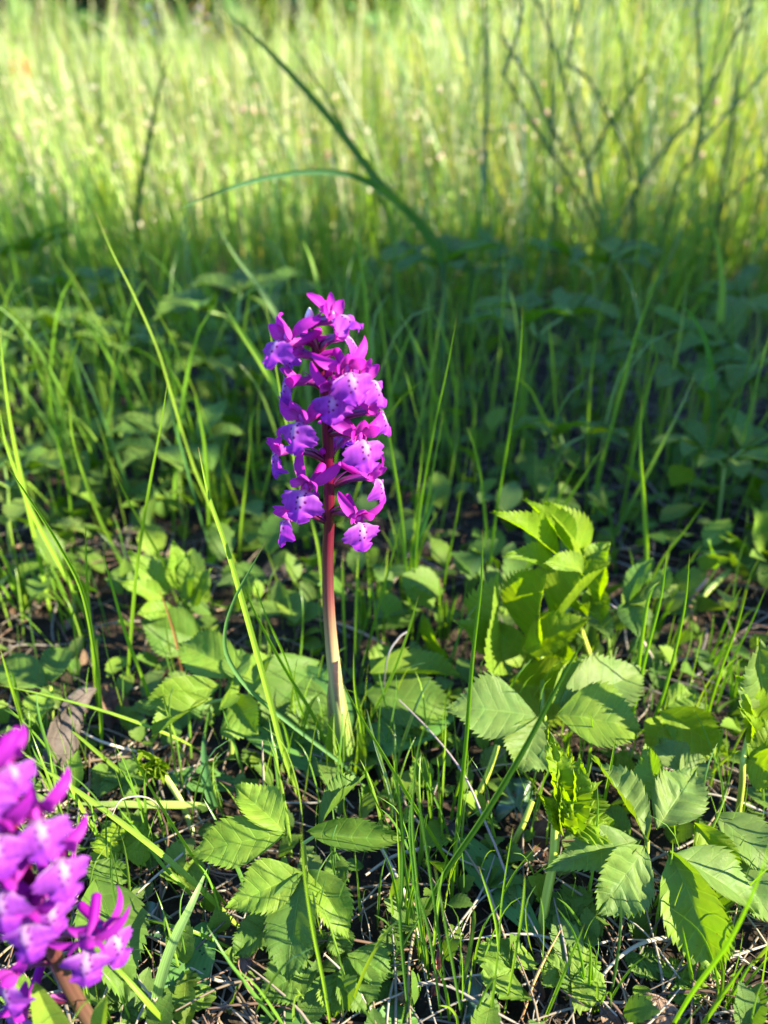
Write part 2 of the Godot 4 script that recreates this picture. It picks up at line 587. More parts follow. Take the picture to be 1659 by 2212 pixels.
func main_orchid() -> void:
	hue = Vector3(1.32, 1.7, 1.12)
	var z := at(748, 1658, 0.0).z
	var foot := at(750, 1668, 0.0)
	var plant := thing("orchid", "upright purple orchid in flower on a dark red stem, in the middle", "orchid", foot)
	var pts := PackedVector3Array([foot])
	for q in [[746, 1620], [739, 1570], [729, 1500], [718, 1410], [710, 1310], [708, 1210], [711, 1110], [710, 1010], [706, 910], [700, 830], [688, 775], [676, 730], [668, 700]]:
		pts.append(at(q[0], q[1], z - 0.004 * (1668.0 - q[1]) / 900.0))
	var pale := Color(0.30, 0.33, 0.10)
	var path := orchid_stem(plant, pts, [0.0056, 0.0052, 0.0042, 0.0033, 0.0028, 0.0025, 0.0023, 0.0022, 0.0022, 0.0021, 0.0018, 0.0014, 0.0009],
		[Color(0.14, 0.24, 0.04), Color(0.15, 0.25, 0.045), pale, Color(0.34, 0.27, 0.13), Color(0.16, 0.045, 0.045), Color(0.09, 0.007, 0.02), Color(0.085, 0.003, 0.016), Color(0.09, 0.003, 0.017), Color(0.08, 0.003, 0.016), Color(0.07, 0.004, 0.02), Color(0.12, 0.006, 0.06)])
	# the sheath that wraps the stem and ends in a small pink point
	var sh := sheet({"mat": M.leaf, "L": 0.055, "W": 0.017, "fold": 0.9, "roll": 1.3, "curl": 0.1, "peak": 0.5, "blunt": 0.4, "base": 0.9, "col": Color(0.26, 0.34, 0.08), "tip": Color(0.62, 0.36, 0.32)})
	var top := at(725, 1336, z + 0.004)
	part(plant, "sheath", sh, frame(at(742, 1600, z + 0.0035), top, Vector3(-0.75, 0, -0.6)))
	for q in [[738, 1668, 722, 1540, -0.6], [762, 1668, 772, 1575, 0.6]]:
		var low := at(q[0], q[1], z + 0.005)
		var high := at(q[2], q[3], z + 0.005)
		part(plant, "sheath", sheet({"mat": M.leaf, "L": low.distance_to(high), "W": 0.013, "fold": 0.7, "roll": 0.6, "curl": 0.3, "peak": 0.6, "blunt": 0.6, "base": 0.9, "col": Color(0.22, 0.34, 0.06), "tip": Color(0.2, 0.33, 0.06)}), frame(low, high, Vector3(q[4], 0.1, 0.8)))
	# flowers: [pixel of the throat, z before the stem, yaw, pitch, roll, size]
	var fl := func(px: float, py: float, dz: float, yaw: float, pitch: float, roll: float, size: float, o := {}) -> void:
		var w := at(px, py, z + dz)
		flower(plant, nearest(path, w.y - 0.006), w, yaw, pitch, roll, size, o)
	fl.call(716, 686, 0.002, 62, 18, -8, 0.88, {"open": 0.5, "bend": 0.9, "reflex": 0.5, "hood": 0.6})
	fl.call(728, 728, -0.006, 95, 0, 5, 0.85, {"open": 0.6})
	fl.call(622, 735, 0.004, -48, 12, 14, 1.0, {"spur": 0.6})
	fl.call(652, 762, -0.006, -95, -5, -6, 0.85, {"bend": 1.6})
	fl.call(748, 798, 0.012, 22, -8, 4, 1.0, {"open": 0.7})
	fl.call(784, 822, 0.0, 70, 8, -12, 0.98, {"bend": 1.5})
	fl.call(722, 842, 0.011, -2, -14, -3, 0.95, {"open": 0.55, "reflex": 0.5})
	fl.call(640, 822, -0.002, -70, -12, -18, 0.9, {"bend": 1.5, "reflex": 0.6})
	fl.call(655, 905, 0.010, -34, -4, 12, 1.05, {"reflex": 0.5})
	fl.call(800, 888, -0.003, 78, -4, -6, 0.9, {"reflex": 0.6})
	fl.call(775, 944, 0.010, 30, -2, -6, 1.06, {"wing": 1.05})
	fl.call(612, 972, 0.001, -72, -18, 10, 0.9, {"bend": 1.5, "reflex": 0.55})
	fl.call(740, 950, -0.012, 150, 0, 0, 0.85)
	fl.call(664, 1050, 0.011, -16, -10, -6, 1.1, {"open": 0.45, "reflex": 0.3, "bend": 1.3})
	fl.call(800, 1030, -0.004, 72, -12, -14, 0.9, {"reflex": 0.6})
	fl.call(632, 1112, 0.003, -58, -26, 26, 0.98, {"open": 0.4, "bend": 1.0, "wing": 0.7})
	fl.call(772, 1120, 0.008, 28, -14, -6, 1.0, {"open": 0.6, "reflex": 0.35})
	# the tip: unopened bud with a pale point
	var b := Build.new()
	tube(b, smooth(PackedVector3Array([at(668, 702, z - 0.002), at(668, 688, z - 0.002), at(669, 675, z - 0.002), at(668, 664, z - 0.002)]), 8), [0.0008, 0.0019, 0.0013, 0.0002], [Color(0.4, 0.06, 0.3), Color(0.6, 0.4, 0.55), Color(0.72, 0.66, 0.6)], 8)
	part(plant, "bud", b.mesh(M.stem))
	# its own spotted leaves, flat on the ground behind the other plants
	orchid_leaf(plant, at(738, 1650, 0.004), at(525, 1575, 0.012), 0.026, Vector3(0.1, 1, 0.25), 3.0)
	orchid_leaf(plant, at(752, 1640, 0.004), at(985, 1545, 0.020), 0.026, Vector3(-0.2, 1, 0.15), 5.0)
	orchid_leaf(plant, at(740, 1600, 0.012), at(640, 1440, 0.026), 0.03, Vector3(0.2, 0.8, 0.7), 6.0)


func orchid_leaf(plant: Node3D, foot: Vector3, tip: Vector3, w: float, up: Vector3, s: float) -> void:
	var m := sheet({"mat": M.spotted, "L": foot.distance_to(tip), "W": w, "fold": 0.35, "roll": -0.25, "curl": 0.5, "peak": 0.8, "blunt": 0.6, "base": 0.4, "rows": 21, "wave": 0.0015, "col": Color(0.075, 0.165, 0.035), "tip": Color(0.07, 0.16, 0.03), "seed": s})
	part(plant, "leaf", m, frame(foot, tip, up))


func near_orchid() -> void:
	hue = Vector3(0.92, 1.0, 0.92)
	var foot := at(256, 2272, 0.0)
	var plant := thing("orchid", "blurred purple orchid close to the lens in the lower left corner", "orchid", foot)
	var z0 := foot.z + 0.004
	var z1 := foot.z - 0.002
	var pts := PackedVector3Array([foot])
	for q in [[236, 2250], [195, 2205], [140, 2110], [105, 2030], [70, 1930], [25, 1800], [-15, 1680], [-40, 1560], [-55, 1480]]:
		pts.append(at(q[0], q[1], lerpf(z0, z1, (2272.0 - q[1]) / 790.0)))
	var path := orchid_stem(plant, pts, [0.0033, 0.0030, 0.0027, 0.0025, 0.0024, 0.0022, 0.002, 0.0016, 0.001], [Color(0.12, 0.12, 0.045), Color(0.10, 0.06, 0.035), Color(0.085, 0.03, 0.025), WINE * 1.6, WINE * 1.4, WINE * 1.4])
	var fl := func(px: float, py: float, dz: float, yaw: float, pitch: float, roll: float, size: float, o := {}) -> void:
		var w := at(px, py + 24.0, z1 + dz)
		flower(plant, nearest(path, w.y - 0.006), w, yaw, pitch, roll, size, o)
	fl.call(190, 2010, 0.010, 12, -14, -10, 1.00, {"wing": 1.1, "reflex": 0.45})
	fl.call(228, 1985, 0.003, 62, -2, -14, 0.90, {"wing": 1.0})
	fl.call(120, 1820, 0.006, 48, 4, -16, 0.99, {"wing": 0.9, "reflex": 0.5})
	fl.call(75, 1735, 0.006, 40, 10, -8, 0.99, {"reflex": 0.5})
	fl.call(62, 1950, 0.014, 4, -6, 6, 0.97, {"open": 0.6})
	fl.call(20, 1880, 0.012, -8, 0, 10, 0.97, {"open": 0.6})
	fl.call(100, 1905, 0.006, 36, -8, -10, 0.93, {"reflex": 0.5})
	fl.call(28, 2080, 0.012, -20, -14, 20, 0.93, {"wing": 0.7})
	fl.call(50, 2150, 0.010, -14, -20, 16, 0.93, {"open": 0.6})
	fl.call(0, 1760, 0.012, 10, 0, 0, 0.97)
	fl.call(-30, 1650, 0.010, 10, 8, 0, 0.93)
	fl.call(12, 1620, 0.004, 52, 12, -10, 0.72)
	fl.call(-60, 1850, 0.010, -30, 0, 0, 0.99)
	fl.call(-50, 2000, 0.010, -20, 0, 0, 0.99)
	fl.call(30, 1930, -0.010, 160, 0, 0, 0.93)
	# the leaves that wrap its foot
	for q in [[150, 2260, 75, 2120, 0.012, 0.3], [222, 2240, 232, 2150, 0.008, -0.5], [60, 2300, 110, 2160, 0.012, 0.2]]:
		var a := at(q[0], q[1], z0 + 0.006)
		var b := at(q[2], q[3], z0 + 0.004)
		var m := sheet({"mat": M.leaf, "L": a.distance_to(b), "W": q[4], "fold": 0.4, "curl": 0.4, "peak": 0.7, "blunt": 0.6, "base": 0.6, "rows": 17, "col": Color(0.27, 0.4, 0.05), "seed": q[4] * 100.0})
		part(plant, "leaf", m, frame(a, b, Vector3(q[5], 0.4, 0.9)))


# ---------------------------------------------------------------- leafy plants
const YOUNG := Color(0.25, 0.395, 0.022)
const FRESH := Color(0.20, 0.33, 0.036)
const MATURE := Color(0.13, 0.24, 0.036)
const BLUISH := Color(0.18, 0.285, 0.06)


# leaflet of a plant from foot pixel to tip pixel; hf, ht: height (>= 0) or depth plane (< 0)
func lf(plant: Node3D, fx: float, fy: float, hf: float, tx: float, ty: float, ht: float, wide: float, up: Vector3, col: Color, o := {}) -> MeshInstance3D:
	var a := at(fx, fy, hf)
	var b := at(tx, ty, ht)
	var depth := (a - eye).dot(ray(VIEW_W / 2, VIEW_H / 2))
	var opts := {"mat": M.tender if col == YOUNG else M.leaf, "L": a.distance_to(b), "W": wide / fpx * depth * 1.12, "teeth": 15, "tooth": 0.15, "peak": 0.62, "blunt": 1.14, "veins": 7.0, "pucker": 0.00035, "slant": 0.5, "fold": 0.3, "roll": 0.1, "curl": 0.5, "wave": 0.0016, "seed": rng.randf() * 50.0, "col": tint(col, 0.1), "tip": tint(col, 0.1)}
	opts.merge(o, true)
	return part(plant, "leaflet", sheet(opts), frame(a, b, up))


func stalk(plant: Node3D, pts: Array, r0: float, r1: float, col := Color(0.24, 0.34, 0.06), called := "stalk") -> void:
	var p := PackedVector3Array()
	for q in pts:
		p.append(q if q is Vector3 else at(q[0], q[1], q[2]))
	var b := Build.new()
	tube(b, smooth(p, 16), [r0, r1], [col, col * 1.1], 10, 0.08)
	part(plant, called, b.mesh(M.stalk))


func elder(label: String, x: float, y: float) -> Node3D:
	return thing("ground_elder_plant", label, "ground elder", at(x, y, 0.0), "ground elder plants")


func ground_elders() -> void:
	var U := Vector3.UP
	# in the middle at the bottom: two tiers of leaflets that meet on one point
	var a := elder("flat ground elder with serrated leaflets in two tiers, below the upright orchid", 668, 1960)
	stalk(a, [[668, 1960, 0.0], [662, 1900, 0.022], [655, 1822, 0.046]], 0.0013, 0.0009)
	stalk(a, [[655, 1822, 0.046], [690, 1800, 0.050], [720, 1788, 0.054]], 0.0008, 0.0006)
	lf(a, 616, 1802, .050, 404, 1848, .044, 96, Vector3(.15, 1, .25), FRESH, {"fold_left": .15, "fold_right": .5, "curl": .35})
	lf(a, 616, 1798, .050, 508, 1700, .056, 92, Vector3(.35, 1, .5), FRESH, {"fold_left": .6, "fold_right": .2})
	lf(a, 690, 1786, .052, 790, 1676, .060, 78, Vector3(-.5, .8, .5), MATURE, {"fold_left": .1, "fold_right": 1.0, "roll": .5})
	lf(a, 664, 1796, .052, 886, 1811, .048, 92, Vector3(-.1, .8, .9), MATURE, {"fold_left": .1, "fold_right": .9, "roll": .7, "curl": .9})
	lf(a, 657, 1884, .046, 492, 1962, .040, 96, Vector3(.2, 1, .2), FRESH, {"fold": .2, "curl": .4})
	lf(a, 656, 1888, .046, 624, 2130, .030, 112, Vector3(-.25, 1, -.1), MATURE, {"fold": .22, "curl": .6})
	lf(a, 665, 1880, .046, 755, 2034, .034, 84, Vector3(.3, 1, .2), FRESH, {"fold_left": .75, "fold_right": .25, "curl": .9})
	var a2 := elder("low dark ground elder half hidden under the flat one", 640, 2080)
	stalk(a2, [[640, 2080, 0.0], [645, 2030, 0.015], [655, 1990, 0.02]], 0.001, 0.0008)
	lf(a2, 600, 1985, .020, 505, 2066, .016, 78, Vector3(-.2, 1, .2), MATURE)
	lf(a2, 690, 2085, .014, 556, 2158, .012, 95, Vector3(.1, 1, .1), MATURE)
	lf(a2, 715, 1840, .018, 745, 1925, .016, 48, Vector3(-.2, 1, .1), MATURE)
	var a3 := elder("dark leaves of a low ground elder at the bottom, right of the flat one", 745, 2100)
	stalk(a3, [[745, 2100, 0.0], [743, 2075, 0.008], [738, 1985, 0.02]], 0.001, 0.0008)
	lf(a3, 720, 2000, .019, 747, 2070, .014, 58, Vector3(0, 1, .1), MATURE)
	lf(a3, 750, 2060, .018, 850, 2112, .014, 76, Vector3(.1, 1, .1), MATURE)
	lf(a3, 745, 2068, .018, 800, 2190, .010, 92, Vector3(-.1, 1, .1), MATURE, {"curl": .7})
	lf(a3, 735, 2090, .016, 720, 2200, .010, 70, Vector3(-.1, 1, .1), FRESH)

	# right, behind: the tall one with upright glowing leaflets
	var b := elder("tall bright ground elder with upright glowing leaflets, right of the upright orchid", 1285, 1500)
	var zb := -0.335
	stalk(b, [[1292, 1500, 0.0], [1278, 1430, zb + .004], [1250, 1345, zb], [1245, 1290, zb], [1266, 1222, zb]], 0.0017, 0.0011, Color(0.4, 0.46, 0.07))
	lf(b, 1210, 1206, zb, 1066, 1106, zb + .012, 90, Vector3(.5, .8, .6), YOUNG, {"fold_left": .9, "fold_right": .5, "curl": .3})
	lf(b, 1238, 1204, zb - .004, 1135, 1079, zb - .004, 80, Vector3(.8, .5, .6), YOUNG, {"fold": .8, "curl": .3})
	lf(b, 1268, 1216, zb - .006, 1176, 1086, zb - .008, 92, Vector3(.8, .5, .7), YOUNG, {"fold_left": .5, "fold_right": .2, "curl": .5})
	lf(b, 1205, 1219, zb + .004, 1090, 1199, zb + .018, 58, Vector3(.1, 1, .5), FRESH, {"fold": .4, "curl": .3})
	lf(b, 1259, 1236, zb + .008, 1173, 1218, zb + .022, 63, Vector3(.2, 1, .5), FRESH, {"fold": .5})
	lf(b, 1270, 1226, zb, 1318, 1172, zb - .004, 51, Vector3(-.6, .4, .6), FRESH, {"fold": .5})
	lf(b, 1292, 1300, zb + .004, 1313, 1208, zb, 61, Vector3(-.8, .3, .6), YOUNG, {"fold": .6})
	lf(b, 1196, 1352, zb + .012, 1316, 1216, zb + .006, 149, Vector3(-.9, .2, .45), YOUNG, {"fold_left": .2, "fold_right": 1.0, "roll": .4, "curl": .3})
	lf(b, 1238, 1310, zb + .002, 1272, 1300, zb + .012, 48, Vector3(.2, .6, .7), YOUNG)
	lf(b, 1262, 1304, zb + .002, 1317, 1292, zb + .01, 31, Vector3(.2, .6, .7), YOUNG)
	lf(b, 1163, 1402, zb + .014, 1178, 1224, zb + .008, 176, Vector3(-.85, .1, .5), YOUNG, {"fold_left": .1, "fold_right": .6, "curl": .4})
	lf(b, 1097, 1458, zb + .016, 1078, 1236, zb + .010, 166, Vector3(-.8, .1, .55), FRESH, {"fold_left": .1, "fold_right": .95, "curl": .4})
	lf(b, 1058, 1408, zb + .012, 982, 1340, zb + .02, 63, Vector3(.3, .8, .5), FRESH)
	lf(b, 1132, 1404, zb + .02, 1274, 1336, zb + .026, 98, Vector3(-.6, .4, .7), YOUNG, {"fold_left": .2, "fold_right": .9})
	lf(b, 1205, 1478, zb + .014, 1226, 1376, zb + .010, 149, Vector3(-.85, .1, .5), YOUNG, {"fold": .3})
	lf(b, 1100, 1472, zb + .026, 1244, 1488, zb + .034, 156, Vector3(-.75, .25, .6), YOUNG, {"fold_left": .3, "fold_right": .8, "curl": .8})
	lf(b, 1285, 1262, zb - .004, 1300, 1345, zb + .012, 56, Vector3(-.4, .7, .5), YOUNG, {"fold": .4, "curl": 1.0})
	lf(b, 1150, 1440, zb + .012, 1040, 1330, zb + .002, 70, Vector3(.2, .4, .9), FRESH, {"fold": .4})
	stalk(b, [[1165, 1590, 0.0], [1172, 1530, .03], [1170, 1415, zb + .014]], 0.0014, 0.001)
	stalk(b, [[1170, 1415, zb + .014], [1200, 1350, zb + .008], [1245, 1300, zb]], 0.0009, 0.0008)
	var b2 := elder("broad pale flat leaflets of a ground elder under the tall bright one", 1180, 1640)
	stalk(b2, [[1180, 1650, 0.0], [1182, 1600, .03], [1175, 1545, .048]], 0.0015, 0.001)
	lf(b2, 1160, 1550, .048, 962, 1532, .050, 128, Vector3(.25, 1, .2), BLUISH, {"fold_left": .05, "fold_right": .25, "curl": .5})
	lf(b2, 1165, 1552, .048, 1125, 1668, .036, 112, Vector3(.2, 1, .35), BLUISH, {"fold": .2, "curl": .6})
	lf(b2, 1203, 1545, .048, 1382, 1580, .046, 138, Vector3(.05, 1, .4), FRESH, {"fold_left": .25, "fold_right": .4, "curl": .8})
	lf(b2, 1208, 1528, .050, 1396, 1452, .048, 124, Vector3(.1, 1, .45), BLUISH, {"fold": .2, "curl": .5})
	lf(b2, 1190, 1520, .050, 1290, 1430, .05, 70, Vector3(.1, 1, .5), FRESH)
	stalk(b2, [[1010, 1760, 0.0], [1050, 1680, .02], [1075, 1610, .03]], 0.0017, 0.0013, Color(0.34, 0.42, 0.05))
	stalk(b2, [[1095, 1850, 0.0], [1130, 1780, .016], [1150, 1730, .024]], 0.0017, 0.0013, Color(0.34, 0.42, 0.05))

	# the pleated young shoot
	var c := elder("young pleated ground elder shoot just unfolding, on a thick yellow stalk", 1168, 2030)
	stalk(c, [[1166, 2040, 0.0], [1178, 1950, .018], [1195, 1860, .036], [1200, 1780, .052]], 0.0021, 0.0018, Color(0.36, 0.44, 0.06))
	var yy := {"pucker": .0022, "teeth": 15, "veins": 9.0, "curl": .9}
	lf(c, 1200, 1775, .052, 1180, 1578, -.222, 92, Vector3(.4, .3, .9), YOUNG, yy.merged({"fold": .7}))
	lf(c, 1208, 1770, .053, 1229, 1602, -.224, 66, Vector3(-.2, .3, .9), YOUNG, yy.merged({"fold": .9}))
	lf(c, 1212, 1765, .053, 1284, 1695, -.222, 72, Vector3(-.3, .5, .9), YOUNG, yy.merged({"fold": .6}))
	lf(c, 1208, 1778, .051, 1318, 1788, -.205, 92, Vector3(.1, .9, .5), YOUNG, yy.merged({"fold_left": .3, "fold_right": .5}))
	lf(c, 1198, 1776, .051, 1162, 1715, -.200, 60, Vector3(.3, .8, .7), YOUNG, yy.merged({"fold": .6}))
	lf(c, 1204, 1778, .052, 1252, 1640, -.212, 76, Vector3(.2, .2, 1), YOUNG, yy.merged({"fold": .8}))
	lf(c, 1200, 1775, .052, 1210, 1690, -.200, 60, Vector3(.3, .3, 1), YOUNG, yy.merged({"fold": .9}))

	# right: a star of pale leaflets
	var d := elder("star of pale crinkled ground elder leaflets in the lower right", 1392, 1960)
	stalk(d, [[1400, 1980, 0.0], [1396, 1900, .02], [1398, 1815, .042]], 0.0015, 0.001)
	lf(d, 1396, 1820, .044, 1278, 1634, .054, 94, Vector3(.3, 1, .45), BLUISH, {"fold_left": .9, "fold_right": .15, "roll": .3, "curl": .5, "pucker": .0011})
	lf(d, 1420, 1790, .045, 1506, 1660, .05, 104, Vector3(-.1, 1, .35), BLUISH, {"fold": .12, "pucker": .001})
	lf(d, 1428, 1742, .040, 1398, 1608, .05, 72, Vector3(-.6, .6, .5), FRESH, {"fold_left": .2, "fold_right": .5})
	lf(d, 1384, 1814, .044, 1180, 1880, .038, 84, Vector3(.1, 1, .2), BLUISH, {"fold_left": .3, "fold_right": .15, "curl": .5})
	lf(d, 1392, 1828, .043, 1288, 1976, .034, 128, Vector3(.3, 1, .2), BLUISH, {"fold_left": .1, "fold_right": .65, "curl": .5, "pucker": .0013})
	lf(d, 1376, 1818, .03, 1308, 1848, .024, 44, Vector3(0, 1, .2), MATURE)
	lf(d, 1356, 1812, .03, 1306, 1740, .034, 54, Vector3(0, 1, .2), MATURE)
	var d2 := elder("ground elder with long drooping leaflets at the right, beside the pale star", 1500, 1990)
	stalk(d2, [[1500, 2010, 0.0], [1480, 1930, .02], [1446, 1842, .042]], 0.0015, 0.001)
	lf(d2, 1448, 1840, .044, 1556, 2108, .018, 138, Vector3(-.3, 1, .35), FRESH, {"fold_left": .8, "fold_right": .2, "roll": .3, "curl": 1.0, "pucker": .001})
	lf(d2, 1450, 1846, .044, 1636, 1974, .026, 112, Vector3(.1, 1, .3), BLUISH, {"fold_left": .1, "fold_right": .7, "curl": .9})
	lf(d2, 1500, 1778, .046, 1575, 1878, .030, 80, Vector3(-.4, .9, .4), YOUNG, {"fold_left": .5, "fold_right": .4, "curl": 1.3})
	lf(d2, 1545, 1760, .036, 1672, 1880, .028, 110, Vector3(.1, 1, .3), BLUISH)
	lf(d2, 1560, 1840, .03, 1680, 2010, .02, 110, Vector3(.2, 1, .2), BLUISH)
	lf(d2, 1480, 1672, .038, 1424, 1598, .04, 72, Vector3(-.1, 1, .3), BLUISH)
	lf(d2, 1470, 1690, .036, 1525, 1640, .04, 66, Vector3(-.1, 1, .3), BLUISH)
	lf(d2, 1560, 1960, .02, 1500, 2120, .012, 90, Vector3(-.2, 1, .2), MATURE)
	var d3 := elder("ground elder with yellow glowing curved leaflets behind the pale star", 1450, 1620)
	stalk(d3, [[1455, 1640, 0.0], [1445, 1580, .025], [1430, 1540, .036]], 0.0013, 0.001)
	lf(d3, 1425, 1535, .04, 1562, 1628, .024, 92, Vector3(-.3, .8, .5), YOUNG, {"fold_left": .5, "fold_right": .2, "curl": 1.2})
	lf(d3, 1430, 1530, .038, 1500, 1500, .044, 66, Vector3(0, 1, .4), FRESH)
	lf(d3, 1440, 1545, .036, 1400, 1625, .03, 66, Vector3(0, 1, .4), YOUNG)

	# cut off by the right edge
	var e := elder("tall ground elder with pale and yellow leaves, cut off by the right edge", 1600, 1720)
	stalk(e, [[1590, 1790, 0.0], [1602, 1700, .028], [1606, 1640, .046], [1625, 1560, -.26]], 0.0016, 0.0012, Color(0.36, 0.44, 0.06))
	lf(e, 1640, 1560, -.262, 1632, 1374, -.256, 140, Vector3(.2, .35, .9), BLUISH, {"fold_left": .2, "fold_right": .4, "pucker": .0012})
	lf(e, 1632, 1586, -.26, 1596, 1460, -.25, 84, Vector3(.5, .4, .8), YOUNG, {"fold": .4})
	lf(e, 1620, 1640, .046, 1690, 1560, -.25, 84, Vector3(-.5, .6, .6), YOUNG)
	lf(e, 1616, 1640, .046, 1700, 1690, .05, 88, Vector3(-.4, .8, .6), YOUNG)
	lf(e, 1620, 1600, -.256, 1600, 1530, -.235, 40, Vector3(.3, .6, .8), YOUNG)
	var e2 := elder("yellow-green ground elder with a thick slanting stalk at the right edge", 1480, 1320)
	stalk(e2, [[1470, 1345, 0.0], [1530, 1275, .022], [1600, 1215, -.43], [1650, 1192, -.43]], 0.0022, 0.0017, Color(0.3, 0.4, 0.08))
	lf(e2, 1655, 1205, -.43, 1622, 1090, -.43, 72, Vector3(.3, .4, .8), FRESH)
	lf(e2, 1655, 1195, -.43, 1690, 1080, -.44, 70, Vector3(-.3, .4, .8), FRESH)
	lf(e2, 1654, 1200, -.43, 1720, 1200, -.42, 70, Vector3(-.1, .8, .6), FRESH)
	stalk(e2, [[1500, 1340, 0.0], [1490, 1300, .02], [1530, 1250, .04]], 0.001, 0.0012, Color(0.5, 0.3, 0.22), "dry_leaf_base")

	# left of the orchid's foot
	var g := elder("blurred upright ground elder with fan of leaflets, left of the orchid stem", 410, 1440)
	stalk(g, [[405, 1440, 0.0], [395, 1380, .02], [390, 1300, -.36]], 0.0014, 0.001)
	lf(g, 366, 1284, -.362, 275, 1192, -.37, 52, Vector3(.5, .6, .6), FRESH)
	lf(g, 388, 1275, -.365, 373, 1168, -.37, 56, Vector3(.6, .3, .8), FRESH)
	lf(g, 418, 1310, -.36, 457, 1228, -.365, 56, Vector3(-.5, .4, .7), FRESH)
	lf(g, 354, 1294, -.358, 258, 1258, -.35, 42, Vector3(.2, .9, .5), FRESH)
	lf(g, 374, 1318, -.355, 292, 1328, -.34, 46, Vector3(.1, .9, .5), FRESH)
	lf(g, 402, 1300, -.36, 412, 1190, -.37, 44, Vector3(-.2, .4, .8), FRESH)
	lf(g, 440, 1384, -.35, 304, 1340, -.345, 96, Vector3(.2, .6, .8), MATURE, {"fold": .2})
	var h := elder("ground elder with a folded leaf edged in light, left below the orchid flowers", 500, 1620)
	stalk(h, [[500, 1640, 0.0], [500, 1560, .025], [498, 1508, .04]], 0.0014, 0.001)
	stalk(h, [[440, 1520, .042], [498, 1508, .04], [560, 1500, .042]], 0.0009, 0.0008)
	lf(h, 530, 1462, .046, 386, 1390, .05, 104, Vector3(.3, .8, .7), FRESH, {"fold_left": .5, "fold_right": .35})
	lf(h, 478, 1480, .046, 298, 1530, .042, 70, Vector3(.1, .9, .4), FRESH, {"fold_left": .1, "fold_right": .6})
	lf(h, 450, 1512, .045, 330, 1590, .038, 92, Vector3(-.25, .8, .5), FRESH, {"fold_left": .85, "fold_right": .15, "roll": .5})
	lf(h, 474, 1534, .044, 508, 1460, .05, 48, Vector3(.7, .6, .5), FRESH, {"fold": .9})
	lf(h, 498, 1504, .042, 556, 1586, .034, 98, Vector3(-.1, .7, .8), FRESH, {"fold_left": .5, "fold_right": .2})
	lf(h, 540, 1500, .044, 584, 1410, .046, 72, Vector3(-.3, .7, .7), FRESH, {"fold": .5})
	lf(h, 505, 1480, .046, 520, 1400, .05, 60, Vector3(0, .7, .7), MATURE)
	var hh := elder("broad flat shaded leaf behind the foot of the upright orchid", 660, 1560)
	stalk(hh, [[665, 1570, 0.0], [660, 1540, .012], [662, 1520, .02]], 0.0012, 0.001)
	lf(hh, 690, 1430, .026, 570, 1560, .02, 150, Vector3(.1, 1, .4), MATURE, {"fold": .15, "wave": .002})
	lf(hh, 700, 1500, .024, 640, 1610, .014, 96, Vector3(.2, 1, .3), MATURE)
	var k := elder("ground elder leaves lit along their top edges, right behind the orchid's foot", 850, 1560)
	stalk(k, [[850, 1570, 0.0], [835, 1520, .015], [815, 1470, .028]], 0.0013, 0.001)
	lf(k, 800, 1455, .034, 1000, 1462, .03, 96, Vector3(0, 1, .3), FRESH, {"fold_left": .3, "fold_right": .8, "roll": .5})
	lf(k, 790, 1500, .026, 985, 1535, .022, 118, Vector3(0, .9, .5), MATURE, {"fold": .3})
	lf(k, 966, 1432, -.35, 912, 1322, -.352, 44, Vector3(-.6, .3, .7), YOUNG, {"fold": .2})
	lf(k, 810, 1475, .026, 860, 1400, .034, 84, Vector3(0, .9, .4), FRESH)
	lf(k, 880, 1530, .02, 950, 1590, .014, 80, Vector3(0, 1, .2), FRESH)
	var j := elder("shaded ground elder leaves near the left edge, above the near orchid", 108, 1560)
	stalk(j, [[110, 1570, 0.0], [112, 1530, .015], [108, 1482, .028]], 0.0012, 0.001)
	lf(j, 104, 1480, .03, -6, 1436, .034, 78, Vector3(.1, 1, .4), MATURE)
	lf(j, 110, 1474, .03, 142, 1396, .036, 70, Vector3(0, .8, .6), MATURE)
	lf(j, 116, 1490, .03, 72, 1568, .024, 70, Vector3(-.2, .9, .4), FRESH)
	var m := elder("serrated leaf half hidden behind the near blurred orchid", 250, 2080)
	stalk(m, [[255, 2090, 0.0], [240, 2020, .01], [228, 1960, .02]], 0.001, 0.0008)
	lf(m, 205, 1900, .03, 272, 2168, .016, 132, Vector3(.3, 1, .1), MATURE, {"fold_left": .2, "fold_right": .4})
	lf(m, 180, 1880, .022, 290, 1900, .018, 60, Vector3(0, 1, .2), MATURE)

	# crumpled shoot left
	var s := elder("small crumpled bright green shoot, left of the flat ground elder", 415, 1790)
	stalk(s, [[418, 1800, 0.0], [390, 1730, .012], [346, 1662, .028]], 0.0016, 0.0015, Color(0.3, 0.38, 0.09))
	for q in 9:
		var t := q / 8.0
		lf(s, 346 + 8 * cos(q * 2.1), 1660, .028, 290 + 62 * t, 1618 + 34 * absf(sin(q * 1.7)), .042, 30, Vector3(cos(q * 1.3), .5, .7), YOUNG, {"fold": 1.0, "pucker": .0012, "curl": 1.4, "teeth": 8})


